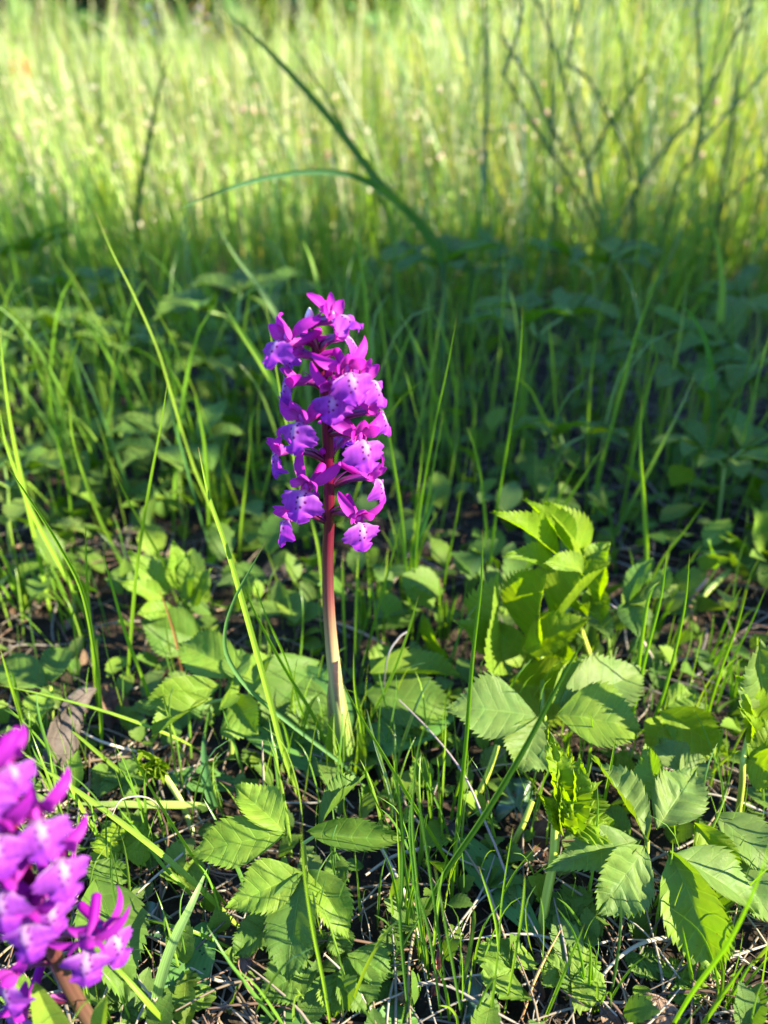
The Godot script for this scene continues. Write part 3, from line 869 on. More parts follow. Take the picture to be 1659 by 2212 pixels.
# lobed, crowned leaves that grow low: three to five blunt lobes from one foot
func lobed(label: String, cx: float, cy: float, h: float, wide: float, turn: float, col: Color, tilt := Vector3.UP, lobes := 5) -> void:
	var c := at(cx, cy, h)
	var plant := thing("lobed_leaf_plant", label, "plant", Vector3(c.x, 0, c.z), "low plants with lobed leaves")
	stalk(plant, [Vector3(c.x, 0, c.z), Vector3(c.x, h * 0.6, c.z + 0.002), c], 0.0007, 0.0006)
	var d := (c - eye).dot(ray(VIEW_W / 2, VIEW_H / 2))
	var R := wide / fpx * d * 0.55
	for q in lobes:
		var a := turn + deg_to_rad(-105.0 + 210.0 * q / (lobes - 1))
		var tip := c + Vector3(sin(a), 0.12 * rng.randf_range(-1, 1), -cos(a)) * R * (1.0 - 0.15 * absf(q - (lobes - 1) / 2.0))
		var o := {"mat": M.leaf, "L": c.distance_to(tip), "W": R * 0.86, "teeth": 5, "tooth": 0.3, "veins": 5.0, "pucker": 0.0005, "slant": 0.3, "fold": 0.12, "peak": 1.25, "blunt": 0.75, "curl": 0.4, "seed": rng.randf() * 40.0, "col": tint(col, 0.12)}
		part(plant, "leaflet", sheet(o), frame(c + Vector3(0, 0.0004 * q, 0), tip, tilt))


func low_plants() -> void:
	lobed("lobed pale leaf in sun right of the near blurred orchid", 262, 1842, .016, 140, -0.3, YOUNG, Vector3(.2, 1, .2), 4)
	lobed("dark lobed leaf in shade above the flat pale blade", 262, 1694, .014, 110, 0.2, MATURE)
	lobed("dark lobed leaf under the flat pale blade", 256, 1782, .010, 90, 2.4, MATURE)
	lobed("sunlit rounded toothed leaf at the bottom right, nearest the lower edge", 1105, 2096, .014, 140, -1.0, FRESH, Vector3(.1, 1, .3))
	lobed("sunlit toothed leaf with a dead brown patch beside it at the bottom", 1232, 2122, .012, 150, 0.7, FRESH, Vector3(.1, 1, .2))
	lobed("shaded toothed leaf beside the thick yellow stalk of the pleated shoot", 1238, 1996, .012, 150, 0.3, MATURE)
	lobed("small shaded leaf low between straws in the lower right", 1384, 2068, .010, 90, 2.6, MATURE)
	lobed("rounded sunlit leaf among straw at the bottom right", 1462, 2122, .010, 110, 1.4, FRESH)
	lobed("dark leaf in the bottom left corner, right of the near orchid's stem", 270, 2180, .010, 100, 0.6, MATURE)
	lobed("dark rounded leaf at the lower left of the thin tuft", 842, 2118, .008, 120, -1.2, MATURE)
	# creeping sprig of tiny round leaves
	var c := at(440, 2160, .012)
	var sp := thing("small_sprig", "tiny sprig of round leaves on a spotted leaf at the bottom", "plant", Vector3(c.x, 0, c.z))
	stalk(sp, [Vector3(c.x + 0.001, 0, c.z), c], 0.0006, 0.0006)
	for q in 7:
		var a := q * 2.4
		var tip := c + Vector3(cos(a), 0.35 - 0.1 * (q % 3), sin(a)) * 0.0052
		part(sp, "leaf", sheet({"mat": M.leaf, "L": c.distance_to(tip), "W": 0.0044, "rows": 9, "fold": 0.3, "peak": 1.2, "blunt": 0.5, "curl": 0.6, "col": tint(FRESH, 0.1)}), frame(c, tip, Vector3.UP))
	# spotted strap leaves of orchids that do not flower
	var strap := func(label: String, x0: float, y0: float, h0: float, x1: float, y1: float, h1: float, w: float, up: Vector3) -> void:
		var a := at(x0, y0, h0)
		var b := at(x1, y1, h1)
		var m := sheet({"mat": M.spotted, "L": a.distance_to(b), "W": w, "fold": 0.2, "curl": 0.4, "peak": 0.9, "blunt": 0.5, "base": 0.5, "rows": 23, "wave": 0.001, "col": Color(0.07, 0.155, 0.035), "seed": rng.randf() * 9.0})
		solo("spotted_leaf", m, frame(a, b, up), label, "leaf", "dark-spotted strap leaves")
	strap.call("spotted strap leaf at the bottom, below the wide pale blade", 350, 2250, .004, 455, 1992, .012, .0185, Vector3(.1, 1, .1))
	strap.call("spotted strap leaf lying among the thin tuft right of the flat ground elder", 980, 1800, .006, 1165, 2026, .010, .0155, Vector3(-.1, 1, .2))
	strap.call("dark spotted strap leaf lying across behind the small crumpled shoot", 520, 1700, .006, 350, 1680, .010, .0125, Vector3(0, 1, .2))
	strap.call("dark strap leaf in shade at the bottom, left of the thin tuft", 900, 2200, .004, 780, 2240, .008, .014, Vector3(0, 1, .1))
	strap.call("dark strap leaf at the lower edge, under the shaded low ground elder", 560, 2215, .003, 700, 2230, .006, .014, Vector3(0, 1, .1))
	# ivy
	ivy("dark ivy leaf with pale veins beside the near blurred orchid", 322, 2020, .008, 318, 1950, 90, 0.1)
	ivy("dark ivy leaf in shade below the broad pale leaflets", 1116, 1742, .010, 1110, 1670, 95, -0.2)
	ivy("dark ivy leaf at the lower edge, left of the sunlit toothed leaf", 1040, 2190, .006, 1046, 2120, 95, 0.3)
	ivy("ivy leaf low in shade behind the orchid's foot", 800, 1640, .006, 830, 1590, 70, 0.3)


func ivy(label: String, fx: float, fy: float, h: float, tx: float, ty: float, wide: float, turn: float) -> void:
	var a := at(fx, fy, h)
	var b := at(tx, ty, h + .004)
	var d := (a - eye).dot(ray(VIEW_W / 2, VIEW_H / 2))
	var R := wide / fpx * d
	var rim := PackedVector2Array()
	var n := 46
	for q in n + 1:
		var t := float(q) / n * 2.0 - 1.0
		var ang := t * 2.4
		var r := 0.46 + 0.3 * pow(absf(cos(ang * 1.25)), 1.5) + 0.16 * maxf(0.0, cos(ang))
		rim.append(Vector2(sin(ang) * r * 0.75, cos(ang) * r * 0.85) )
	var p := PackedVector3Array()
	var t2 := PackedVector2Array()
	var k := PackedColorArray()
	for ring in 6:
		var f := ring / 5.0
		for q in n + 1:
			var v := rim[q] * f
			p.append(Vector3(-v.x * R, v.y * R, R * (0.1 * f * f * sin(q * 0.7) - 0.12 * f * f)))
			t2.append(Vector2(v.x * 0.6 + 0.5, v.y * 0.6 + 0.1))
			k.append(Color(0.045, 0.105, 0.05))
	var bd := Build.new()
	bd.grid(p, 6, n + 1, t2, k)
	solo("ivy_leaf", bd.mesh(M.ivy), frame(a, b, Vector3(0, 1, 0.2)).rotated_local(Vector3.BACK, turn), label, "ivy leaf", "ivy leaves")


# ---------------------------------------------------------------- grass
const BLADE := Color(0.18, 0.33, 0.022)
const BLADE_PALE := Color(0.26, 0.42, 0.04)
const BLADE_BLUE := Color(0.085, 0.22, 0.06)
const BLADE_DARK := Color(0.06, 0.15, 0.02)


# one blade from its tip pixel down to its foot pixel; dz: how much farther (-) or nearer (+) the tip is than the foot
func blade_points(px: Array, dz: float, hb: float) -> PackedVector3Array:
	var n := px.size() / 2
	var foot := at(px[2 * n - 2], px[2 * n - 1], hb)
	var p := PackedVector3Array()
	if hb > 0.0:
		p.append(Vector3(foot.x, 0, foot.z))
	for q in range(n - 1, -1, -1):
		var t := float(n - 1 - q) / (n - 1)
		p.append(at(px[2 * q], px[2 * q + 1], foot.z + dz * t))
	return p


func blade(label: String, px: Array, width: float, dz := 0.0, hb := 0.0, col := BLADE, tip := Color(0.32, 0.2, 0.1), fold := 0.55) -> void:
	one_blade(label, blade_points(px, dz, hb), width, col, tip, fold)


func one_blade(label: String, pts: PackedVector3Array, width: float, col: Color, tip: Color, fold: float, group := "single grass blades", called := "grass_strand", cat := "grass") -> void:
	var foot := pts[0]
	var b := Build.new()
	var c := tint(col, 0.12)
	var face := (eye - foot)
	face.y = 0.02
	face = face.normalized().rotated(Vector3.UP, rng.randf_range(-0.7, 0.7))
	var p := smooth(moved(pts, -foot), 30)
	ribbon(b, p, width * 0.001, face, [c * 1.15, c, c, c, c, c, c, c, c, c, c, tip], fold, rng.randf_range(-0.6, 0.6))
	solo(called, b.mesh(M.grass), Transform3D(Basis(), foot), label, cat, group)


# a blade that lies or arches low: heights above the ground instead of a standing plane
func lying(label: String, px: Array, hs: Array, width: float, col := BLADE, up := Vector3.UP) -> void:
	var pts := PackedVector3Array()
	for q in range(hs.size() - 1, -1, -1):
		pts.append(at(px[2 * q], px[2 * q + 1], hs[q]))
	var foot := pts[0]
	var b := Build.new()
	var c := tint(col, 0.1)
	ribbon(b, smooth(moved(pts, -foot), 30), width * 0.001, up, [c, c, c, c, c, c * 0.95], 0.35, rng.randf_range(-0.3, 0.3))
	solo("grass_strand", b.mesh(M.grass), Transform3D(Basis(), foot), label, "grass", "single grass blades")


# a tuft: many thin blades from one foot, each a part of its own
func tuft(label: String, x: float, y: float, count: int, height: float, spread: float, width: float, col := BLADE, lean := Vector3.ZERO) -> void:
	var foot := at(x, y, 0.0)
	var t := thing("grass_tuft", label, "grass tuft", foot, "tufts of grass")
	for q in count:
		var a := rng.randf() * TAU
		var out := Vector3(cos(a), 0, sin(a))
		var h := height * rng.randf_range(0.45, 1.0)
		var s := spread * rng.randf_range(0.2, 1.0)
		var o := out * rng.randf() * 0.006
		var l := lean * h
		var pts := PackedVector3Array([o, o + out * s * 0.2 * h + l * 0.15 + Vector3(0, h * 0.4, 0), o + out * s * 0.55 * h + l * 0.5 + Vector3(0, h * 0.75, 0), o + out * s * h + l + Vector3(0, h * (1.0 - 0.25 * s), 0)])
		var b := Build.new()
		var c := tint(col, 0.18)
		ribbon(b, smooth(pts, 18), width * 0.001 * rng.randf_range(0.7, 1.15), Vector3(sin(a * 3.0), 0.1, 1.2).normalized(), [c * 1.2, c, c, c, c, c, c, Color(0.26, 0.22, 0.08)], 0.5, rng.randf_range(-0.8, 0.8))
		part(t, "blade", b.mesh(M.grass), Transform3D(Basis(), foot))


# a group of blades that can be followed one by one, each from its tip pixel to its foot pixel
func bundle(label: String, lines: Array, width: float, col: Color) -> void:
	var first: Array = lines[0]
	var foot := at(first[first.size() - 2], first[first.size() - 1], 0.0)
	var t := thing("grass_tuft", label, "grass tuft", foot, "tufts of grass")
	for px: Array in lines:
		var pts := blade_points(px, rng.randf_range(-0.012, 0.006), 0.0)
		var b := Build.new()
		var c := tint(col, 0.15)
		ribbon(b, smooth(pts, 24), width * 0.001 * rng.randf_range(0.85, 1.2), Vector3(rng.randf_range(-0.6, 0.6), 0.1, 1.0), [c * 1.15, c, c, c, c, c, c, c, c, Color(0.3, 0.2, 0.08)], 0.5, rng.randf_range(-0.6, 0.6))
		part(t, "blade", b.mesh(M.grass), Transform3D())


func single_blades() -> void:
	# right of the orchid
	blade("tall thin blade with pale tip, first to the right of the orchid flowers", [988, 676, 968, 790, 938, 930, 905, 1130, 892, 1330], 2.1, -.01, .02)
	blade("tall straight blade rising right of the orchid, its tip above the tall ground elder", [1129, 656, 1125, 770, 1108, 900, 1078, 1080, 1062, 1200, 1050, 1330], 2.4, -.01, .0)
	blade("long blade in front of the tall ground elder's left leaf", [1042, 1140, 1040, 1260, 1022, 1420, 1008, 1600, 985, 1830, 975, 1960], 2.2, -.035, .0)
	blade("broad short blade standing alone with blunt tip, above the yellow-tipped pair", [1386, 855, 1384, 980, 1392, 1090, 1398, 1200, 1396, 1300], 3.6, -.01, .01, BLADE_PALE)
	blade("blade of the pale pair with violet tip, left one", [1440, 1192, 1428, 1290, 1395, 1420, 1368, 1545], 2.2, -.005, .02)
	blade("pale bent blade leaning on the violet-tipped one", [1425, 1255, 1402, 1290, 1385, 1400, 1370, 1530], 2.9, -.008, .02, BLADE_PALE)
	blade("straight dark-tipped blade right of the pale pair", [1490, 1194, 1478, 1320, 1440, 1480, 1400, 1590], 2.2, -.01, .02)
	blade("leaning blade with sharp tip behind the pale pair", [1537, 1064, 1480, 1145, 1430, 1210, 1390, 1300], 2.2, .0, .02)
	blade("thick dark blade slanting across the ground elder leaves", [1268, 1370, 1210, 1470, 1130, 1620, 1045, 1760, 960, 1885, 905, 1990], 3.0, .0, .0, BLADE_DARK, BLADE_DARK)
	blade("short dark blade standing in front of the pale star", [1330, 1590, 1318, 1660, 1302, 1740], 2.0, .0, .03)
	blade("long pale blade slanting up at the right lower edge", [1672, 1790, 1640, 1900, 1580, 2030, 1500, 2140, 1440, 2240], 1.9, .01, .0, BLADE)
	blade("blade arching low in front of the pleated shoot", [1318, 1790, 1255, 1830, 1190, 1860, 1120, 1920], 2.0, .0, .01)
	blade("thin blade at the right edge leaning over the straw", [1659, 1260, 1620, 1350, 1580, 1430, 1545, 1530], 1.8, .0, .01)
	blade("thin bright blade at the right, left of the edge plant", [1615, 1275, 1590, 1360, 1560, 1440, 1520, 1570], 1.9, .0, .01)
	blade("dark straight blade in the bottom right among straw", [1474, 2000, 1490, 2080, 1505, 2160], 1.9, .0, .0)
	blade("slanting blade at the bottom right corner", [1610, 2080, 1560, 2150, 1500, 2240], 1.9, .0, .0)
	# crossing the stem
	blade("blade that slants across the orchid's foot from upper left", [788, 1632, 800, 1700, 850, 1800, 900, 1880], 1.6, .0, .0, BLADE)
	blade("long blade crossing in front of the orchid's pale stem base", [735, 1462, 770, 1530, 830, 1630, 890, 1730, 950, 1830, 990, 1900], 2.2, -.012, .0)
	blade("pale blade tip standing between the tuft and the orchid's foot", [792, 1530, 812, 1610, 838, 1690, 860, 1790], 1.8, -.003, .0, Color(0.3, 0.4, 0.22), Color(0.5, 0.5, 0.4))
	blade("short curved blade right beside the orchid stem", [764, 1408, 766, 1480, 778, 1560, 790, 1640], 2.0, -.003, .01)
	blade("bright blade leaning left behind the orchid's foot", [905, 1284, 880, 1370, 842, 1470, 790, 1570], 2.0, .0, .01, BLADE_PALE)
	blade("blade right of the stem with a fine dry tip", [870, 1112, 848, 1200, 818, 1310, 790, 1420], 1.8, .0, .01)
	# left of the orchid
	blade("broad bright blade left of the orchid, widest near its tip", [428, 965, 450, 1070, 490, 1190, 528, 1320, 578, 1500, 610, 1620, 645, 1720], 3.3, -.01, .0, BLADE_PALE)
	blade("bluish blade bent in a hook, its tip under the lowest orchid flower", [577, 1165, 545, 1222, 508, 1290, 486, 1360, 492, 1420, 540, 1490, 630, 1565, 740, 1650, 790, 1700], 2.4, .004, .0, Color(0.13, 0.27, 0.08))
	blade("straight blade behind the hooked one", [520, 1250, 560, 1340, 620, 1450, 680, 1550, 720, 1650], 2.6, .0, .0)
	blade("thin blade with dry tip between hooked blade and stem", [546, 1250, 575, 1330, 620, 1430, 650, 1530, 690, 1620], 1.6, .0, .0)
	blade("dark grooved blade standing upright in the left half, its tip in shade", [362, 822, 345, 920, 315, 1080, 290, 1260, 272, 1500], 3.0, -.008, .0, BLADE)
	blade("very long pale stalk-like blade rising far into the upper left", [205, 455, 240, 540, 290, 640, 340, 755, 372, 860, 415, 1000, 470, 1130, 540, 1290], 2.0, -.03, .0, BLADE_PALE)
	blade("bluish blade with fine tip right behind the dark grooved one", [361, 788, 368, 880, 392, 970, 430, 1110, 475, 1240], 2.2, -.01, .0, BLADE_BLUE)
	blade("curved green blade with its tip left of the grooved one", [150, 866, 156, 940, 178, 1020, 215, 1120, 268, 1230], 2.6, -.01, .02)
	blade("blade leaning right in the left half, over the shaded leaves", [224, 974, 280, 1085, 340, 1190, 400, 1300, 445, 1385], 2.4, .0, .01)
	blade("broad bright blade at the left edge", [-2, 700, 8, 820, 25, 940, 50, 1060, 90, 1240, 110, 1340], 3.6, -.01, .0, BLADE_PALE)
	blade("thin bright blade beside the broad one at the left edge", [-4, 870, 12, 960, 45, 1050, 75, 1120, 150, 1260, 200, 1360], 3.0, .0, .0, BLADE_PALE)
	blade("long blade from the left edge slanting down to the orchid side", [0, 985, 60, 1070, 130, 1180, 185, 1300, 215, 1500, 220, 1640], 2.4, .01, .0)
	blade("upright thin blade in the left with reddish dry tip", [222, 1190, 240, 1260, 275, 1380, 310, 1470, 340, 1560], 2.2, .0, .0)
	blade("thin straight blade above the big dead leaf", [185, 1130, 188, 1250, 200, 1400, 215, 1560], 2.0, .0, .0)
	blade("brown withered blade standing in the folded-leaf ground elder", [342, 1268, 362, 1320, 380, 1380, 392, 1440], 2.0, .0, .01, Color(0.36, 0.17, 0.08), Color(0.45, 0.26, 0.14))
	blade("short blade above the near orchid at the left edge", [0, 1400, 20, 1470, 48, 1560, 60, 1640], 2.0, .0, .0)
	blade("leaning short blade with dry tip left of the crumpled shoot", [275, 1592, 300, 1650, 350, 1740, 420, 1850, 500, 1970], 2.2, .01, .0)
	# low and lying ones
	lying("long bright blade lying from the left edge down to the flat ground elder", [-10, 1580, 100, 1663, 200, 1732, 330, 1830, 425, 1913, 520, 2008], [.05, .048, .044, .036, .024, .0], 2.7, BLADE_PALE)
	lying("thin blade lying beside the long bright one", [240, 1726, 300, 1800, 360, 1880, 440, 1960], [.034, .03, .022, .004], 1.7)
	lying("thin blade lying level from the left edge to the folded leaf", [-10, 1478, 110, 1505, 250, 1545, 390, 1600, 470, 1650], [.05, .048, .044, .03, .0], 2.0, BLADE_PALE)
	lying("flat pale strap-like blade lying level under the crumpled shoot", [152, 1736, 250, 1738, 350, 1740, 446, 1742], [.012, .016, .016, .012], 4.6, Color(0.36, 0.46, 0.1))
	lying("flat blue-green blade hanging down beside the crumpled shoot", [440, 1580, 442, 1650, 450, 1700, 468, 1752], [.03, .024, .016, .004], 5.2, BLADE_BLUE, Vector3(0, 1, .5))
	lying("wide pale green blade curving up at the bottom, left of the low dark ground elder", [448, 1876, 415, 1950, 372, 2040, 342, 2140, 332, 2230], [.046, .044, .034, .018, .0], 4.4, Color(0.2, 0.34, 0.09), Vector3(0, .6, .8))
	blade("thin blade standing in front of the flat ground elder", [650, 1780, 658, 1890, 676, 2010, 698, 2120, 716, 2230], 1.5, -.004, .0)
	lying("thin blade slanting from the near orchid to the lower edge", [210, 2045, 270, 2110, 330, 2180, 380, 2240], [.04, .036, .024, .0], 2.2)
	lying("thin blade arching low over the ivy leaf by the near orchid", [290, 1978, 370, 2000, 430, 2018, 525, 2062], [.012, .022, .02, .0], 1.6)
	# blurred ones behind, in shade
	blade("blurred pale broad blade leaning right, left above the orchid tip", [470, 488, 510, 555, 560, 620, 620, 720, 660, 800], 5.0, -.05, .1, Color(0.2, 0.33, 0.1), Color(0.2, 0.33, 0.1), .3)
	blade("blurred broad blade leaning right behind the orchid's top left", [480, 652, 520, 715, 570, 790, 620, 880, 650, 980], 6.0, -.03, .08, BLADE_PALE, BLADE_PALE, .3)
	blade("blurred upright blade right above the orchid tip", [762, 478, 778, 560, 790, 660, 795, 780, 790, 900], 5.0, -.03, .06, BLADE, BLADE, .3)
	blade("blurred blade just above the orchid tip", [655, 520, 675, 570, 690, 640, 700, 760], 5.0, -.03, .1, BLADE, BLADE, .3)
	blade("thin bright blade behind the left orchid flowers", [575, 655, 588, 745, 610, 870, 640, 1010, 672, 1120, 690, 1200, 700, 1330], 2.2, -.01, .01, BLADE_PALE)
	blade("thin bent blade behind the lower left orchid flowers", [566, 745, 590, 840, 612, 930, 650, 1060], 2.2, -.01, .05)
	blade("tall arching thin blade curving behind the right orchid flowers", [768, 722, 788, 780, 814, 850, 838, 930, 852, 1010, 866, 1100, 876, 1200, 884, 1330], 2.3, -.01, .01, BLADE_PALE)
	blade("broad pale blade behind the orchid stem at the right", [950, 1040, 925, 1110, 900, 1180, 880, 1270], 4.0, .0, .02, BLADE_BLUE)
	blade("pair of short blades right of the orchid, the taller", [916, 920, 908, 1010, 896, 1110, 888, 1230], 2.4, .0, .02)
	blade("bright blade rising right of the orchid at stem height", [1000, 1040, 985, 1130, 965, 1230, 950, 1330], 2.4, .0, .01)
	blade("leaning blade of the trio behind the tall ground elder, left", [1222, 985, 1195, 1040, 1170, 1100, 1150, 1160], 2.4, .0, .03)
	blade("leaning blade of the trio behind the tall ground elder, middle", [1258, 980, 1225, 1040, 1195, 1100, 1170, 1170], 2.4, .0, .03)
	blade("leaning blade of the trio behind the tall ground elder, right", [1302, 965, 1260, 1030, 1215, 1100, 1180, 1180], 2.8, .0, .03)
	blade("blurred long stalk leaning left with a node, upper right in the shade", [1412, 628, 1380, 700, 1355, 790, 1320, 920, 1295, 1020, 1280, 1110], 3.4, -.03, .02, BLADE)
	blade("blurred broad dark green blade standing at the far right", [1535, 465, 1555, 560, 1560, 650, 1545, 760, 1525, 900], 7.0, -.05, .05, BLADE, BLADE, .3)
	blade("blurred blue-green blade arching left at the upper right", [1465, 650, 1500, 690, 1528, 750, 1538, 840, 1540, 940], 4.5, .05, .06, BLADE_BLUE, BLADE_BLUE, .3)
	blade("blurred arched blade with its bow above the orchid at the left", [380, 455, 470, 415, 580, 382, 690, 370, 780, 385, 860, 440, 920, 510, 960, 600], 6.0, .3, .12, Color(0.08, 0.19, 0.09), Color(0.08, 0.19, 0.09), .3)
	blade("blurred broad leaf blade slanting from upper left to the middle, the upper", [470, 10, 560, 90, 660, 195, 740, 290, 820, 395, 915, 490, 985, 570, 1020, 600], 9.0, .1, .1, Color(0.10, 0.2, 0.06), Color(0.10, 0.2, 0.06), .3)
	blade("blurred slanting blade beside the broad one, above the orchid", [575, 20, 640, 110, 700, 200, 760, 310, 810, 400, 850, 520], 7.0, .05, .12, Color(0.10, 0.2, 0.06), Color(0.10, 0.2, 0.06), .3)
	blade("dark seed stalk in the upper left, leaning right", [370, 105, 345, 190, 325, 290, 305, 400, 298, 520], 6.5, .0, .1, BLADE_DARK * 0.7, Color(0.06, 0.05, 0.03), .3)
	blade("long pale dry stalk slanting in the top left", [288, 5, 330, 100, 370, 190, 395, 260, 410, 320], 7.0, .0, .1, Color(0.5, 0.52, 0.3), Color(0.5, 0.52, 0.3), .2)
	blade("tall straight pale stalk in the upper right", [1412, -10, 1406, 100, 1402, 220, 1400, 340, 1400, 470], 6.0, .0, .08, Color(0.4, 0.46, 0.3), Color(0.4, 0.46, 0.3), .2)
	blade("tall straight grey-green stalk in the upper middle right", [1055, -10, 1054, 120, 1050, 260, 1042, 420, 1030, 560], 6.5, .0, .05, Color(0.2, 0.3, 0.2), Color(0.2, 0.3, 0.2), .2)
	# tufts whose blades can be followed one by one
	bundle("loose tuft of long thin upright blades in the lower middle, beside the flat ground elder", [[849, 1568, 874, 1858, 904, 2038], [897, 1683, 929, 1888, 964, 2138], [950, 1500, 905, 1610, 890, 1760, 900, 1900, 915, 2040],
		[893, 1700, 885, 1800, 905, 1980, 930, 2130], [867, 1818, 864, 1988, 884, 2208], [874, 1863, 924, 2003, 954, 2208], [847, 1658, 869, 1790, 866, 2000], [937, 1858, 969, 2038, 999, 2208], [894, 1633, 949, 1748, 979, 1840]], 1.2, BLADE_DARK * 1.3)
	bundle("loose tuft of thin blades at the bottom, one with an orange tip", [[1034, 1870, 1069, 1988, 1079, 2100], [1134, 1888, 1124, 1988, 1089, 2188], [1264, 1993, 1209, 2123, 1169, 2220], [1109, 1780, 1084, 1938, 1076, 2060], [1169, 1818, 1109, 1888, 1060, 1990]], 1.3, BLADE)
	bundle("group of thin upright blades standing behind the orchid stem on its right", [[740, 1200, 742, 1300, 748, 1440], [775, 1190, 770, 1300, 768, 1420], [960, 880, 930, 1050, 905, 1200, 895, 1320], [800, 1230, 812, 1330, 822, 1420], [838, 1180, 830, 1290, 828, 1400], [1010, 920, 1035, 1010, 1050, 1140, 1052, 1260]], 2.0, BLADE_PALE)
	bundle("group of thin blades in the left half, blurred, behind the grooved blade", [[185, 700, 150, 800, 130, 960, 128, 1130], [100, 800, 120, 930, 150, 1060, 160, 1200], [415, 830, 440, 950, 450, 1080, 452, 1220], [330, 700, 370, 800, 385, 930, 390, 1080], [60, 620, 100, 700, 150, 780, 190, 900, 200, 1080], [540, 960, 530, 1050, 520, 1150, 515, 1260]], 2.6, BLADE)
	bundle("group of blurred blades right of the broad short blade", [[1480, 900, 1478, 1000, 1470, 1150], [1640, 700, 1600, 850, 1560, 1000, 1540, 1150], [1445, 800, 1450, 900, 1446, 1060], [1580, 640, 1582, 760, 1570, 900, 1560, 1040], [1300, 1050, 1320, 1130, 1330, 1240]], 2.6, BLADE_DARK)
	# tufts
	tuft("tuft of thin dark blades at the lower middle, right of the flat ground elder", 868, 2010, 6, .07, .2, 1.5, BLADE)
	tuft("tuft of upright thin blades at the bottom, right of the first tuft", 925, 2120, 6, .06, .22, 1.5, BLADE)
	tuft("sparse tuft of thin blades right of the orchid's foot", 950, 1790, 8, .075, .35, 1.6, BLADE)
	tuft("tuft of short thin blades at the lower edge in the middle", 1000, 2220, 6, .05, .4, 1.4, BLADE)
	tuft("fan of upright blades right behind the orchid stem", 880, 1330, 9, .10, .3, 2.0, BLADE)
	tuft("upright tuft behind the orchid stem, left of the fan", 800, 1360, 9, .075, .35, 1.8, BLADE)
	tuft("short tuft left of the tall ground elder", 960, 1380, 7, .06, .3, 2.0, BLADE)
	tuft("tuft at the left edge in half shade", 60, 1330, 9, .08, .4, 2.2, BLADE)
	tuft("tuft left of the fan-shaped ground elder", 190, 1380, 8, .085, .35, 2.0, BLADE)
	tuft("sparse tuft right of the tall ground elder, among dark soil", 1520, 1450, 9, .07, .4, 1.9, BLADE)
	tuft("tuft of short blades near the right edge", 1580, 1560, 8, .05, .4, 1.9, BLADE)
	tuft("tuft behind the pale pair of blades", 1400, 1370, 7, .07, .35, 2.0, BLADE)
	tuft("tuft in the shade left of the orchid flowers", 480, 1150, 9, .09, .4, 2.4, BLADE)
	tuft("thin tuft in the bottom right corner", 1560, 2190, 9, .06, .5, 1.4, BLADE)
	tuft("tuft under the broad bright blade left of the stem", 640, 1640, 8, .06, .45, 1.6, BLADE)
	tuft("tuft beside the straw at the lower right", 1290, 2180, 8, .05, .5, 1.4, BLADE)


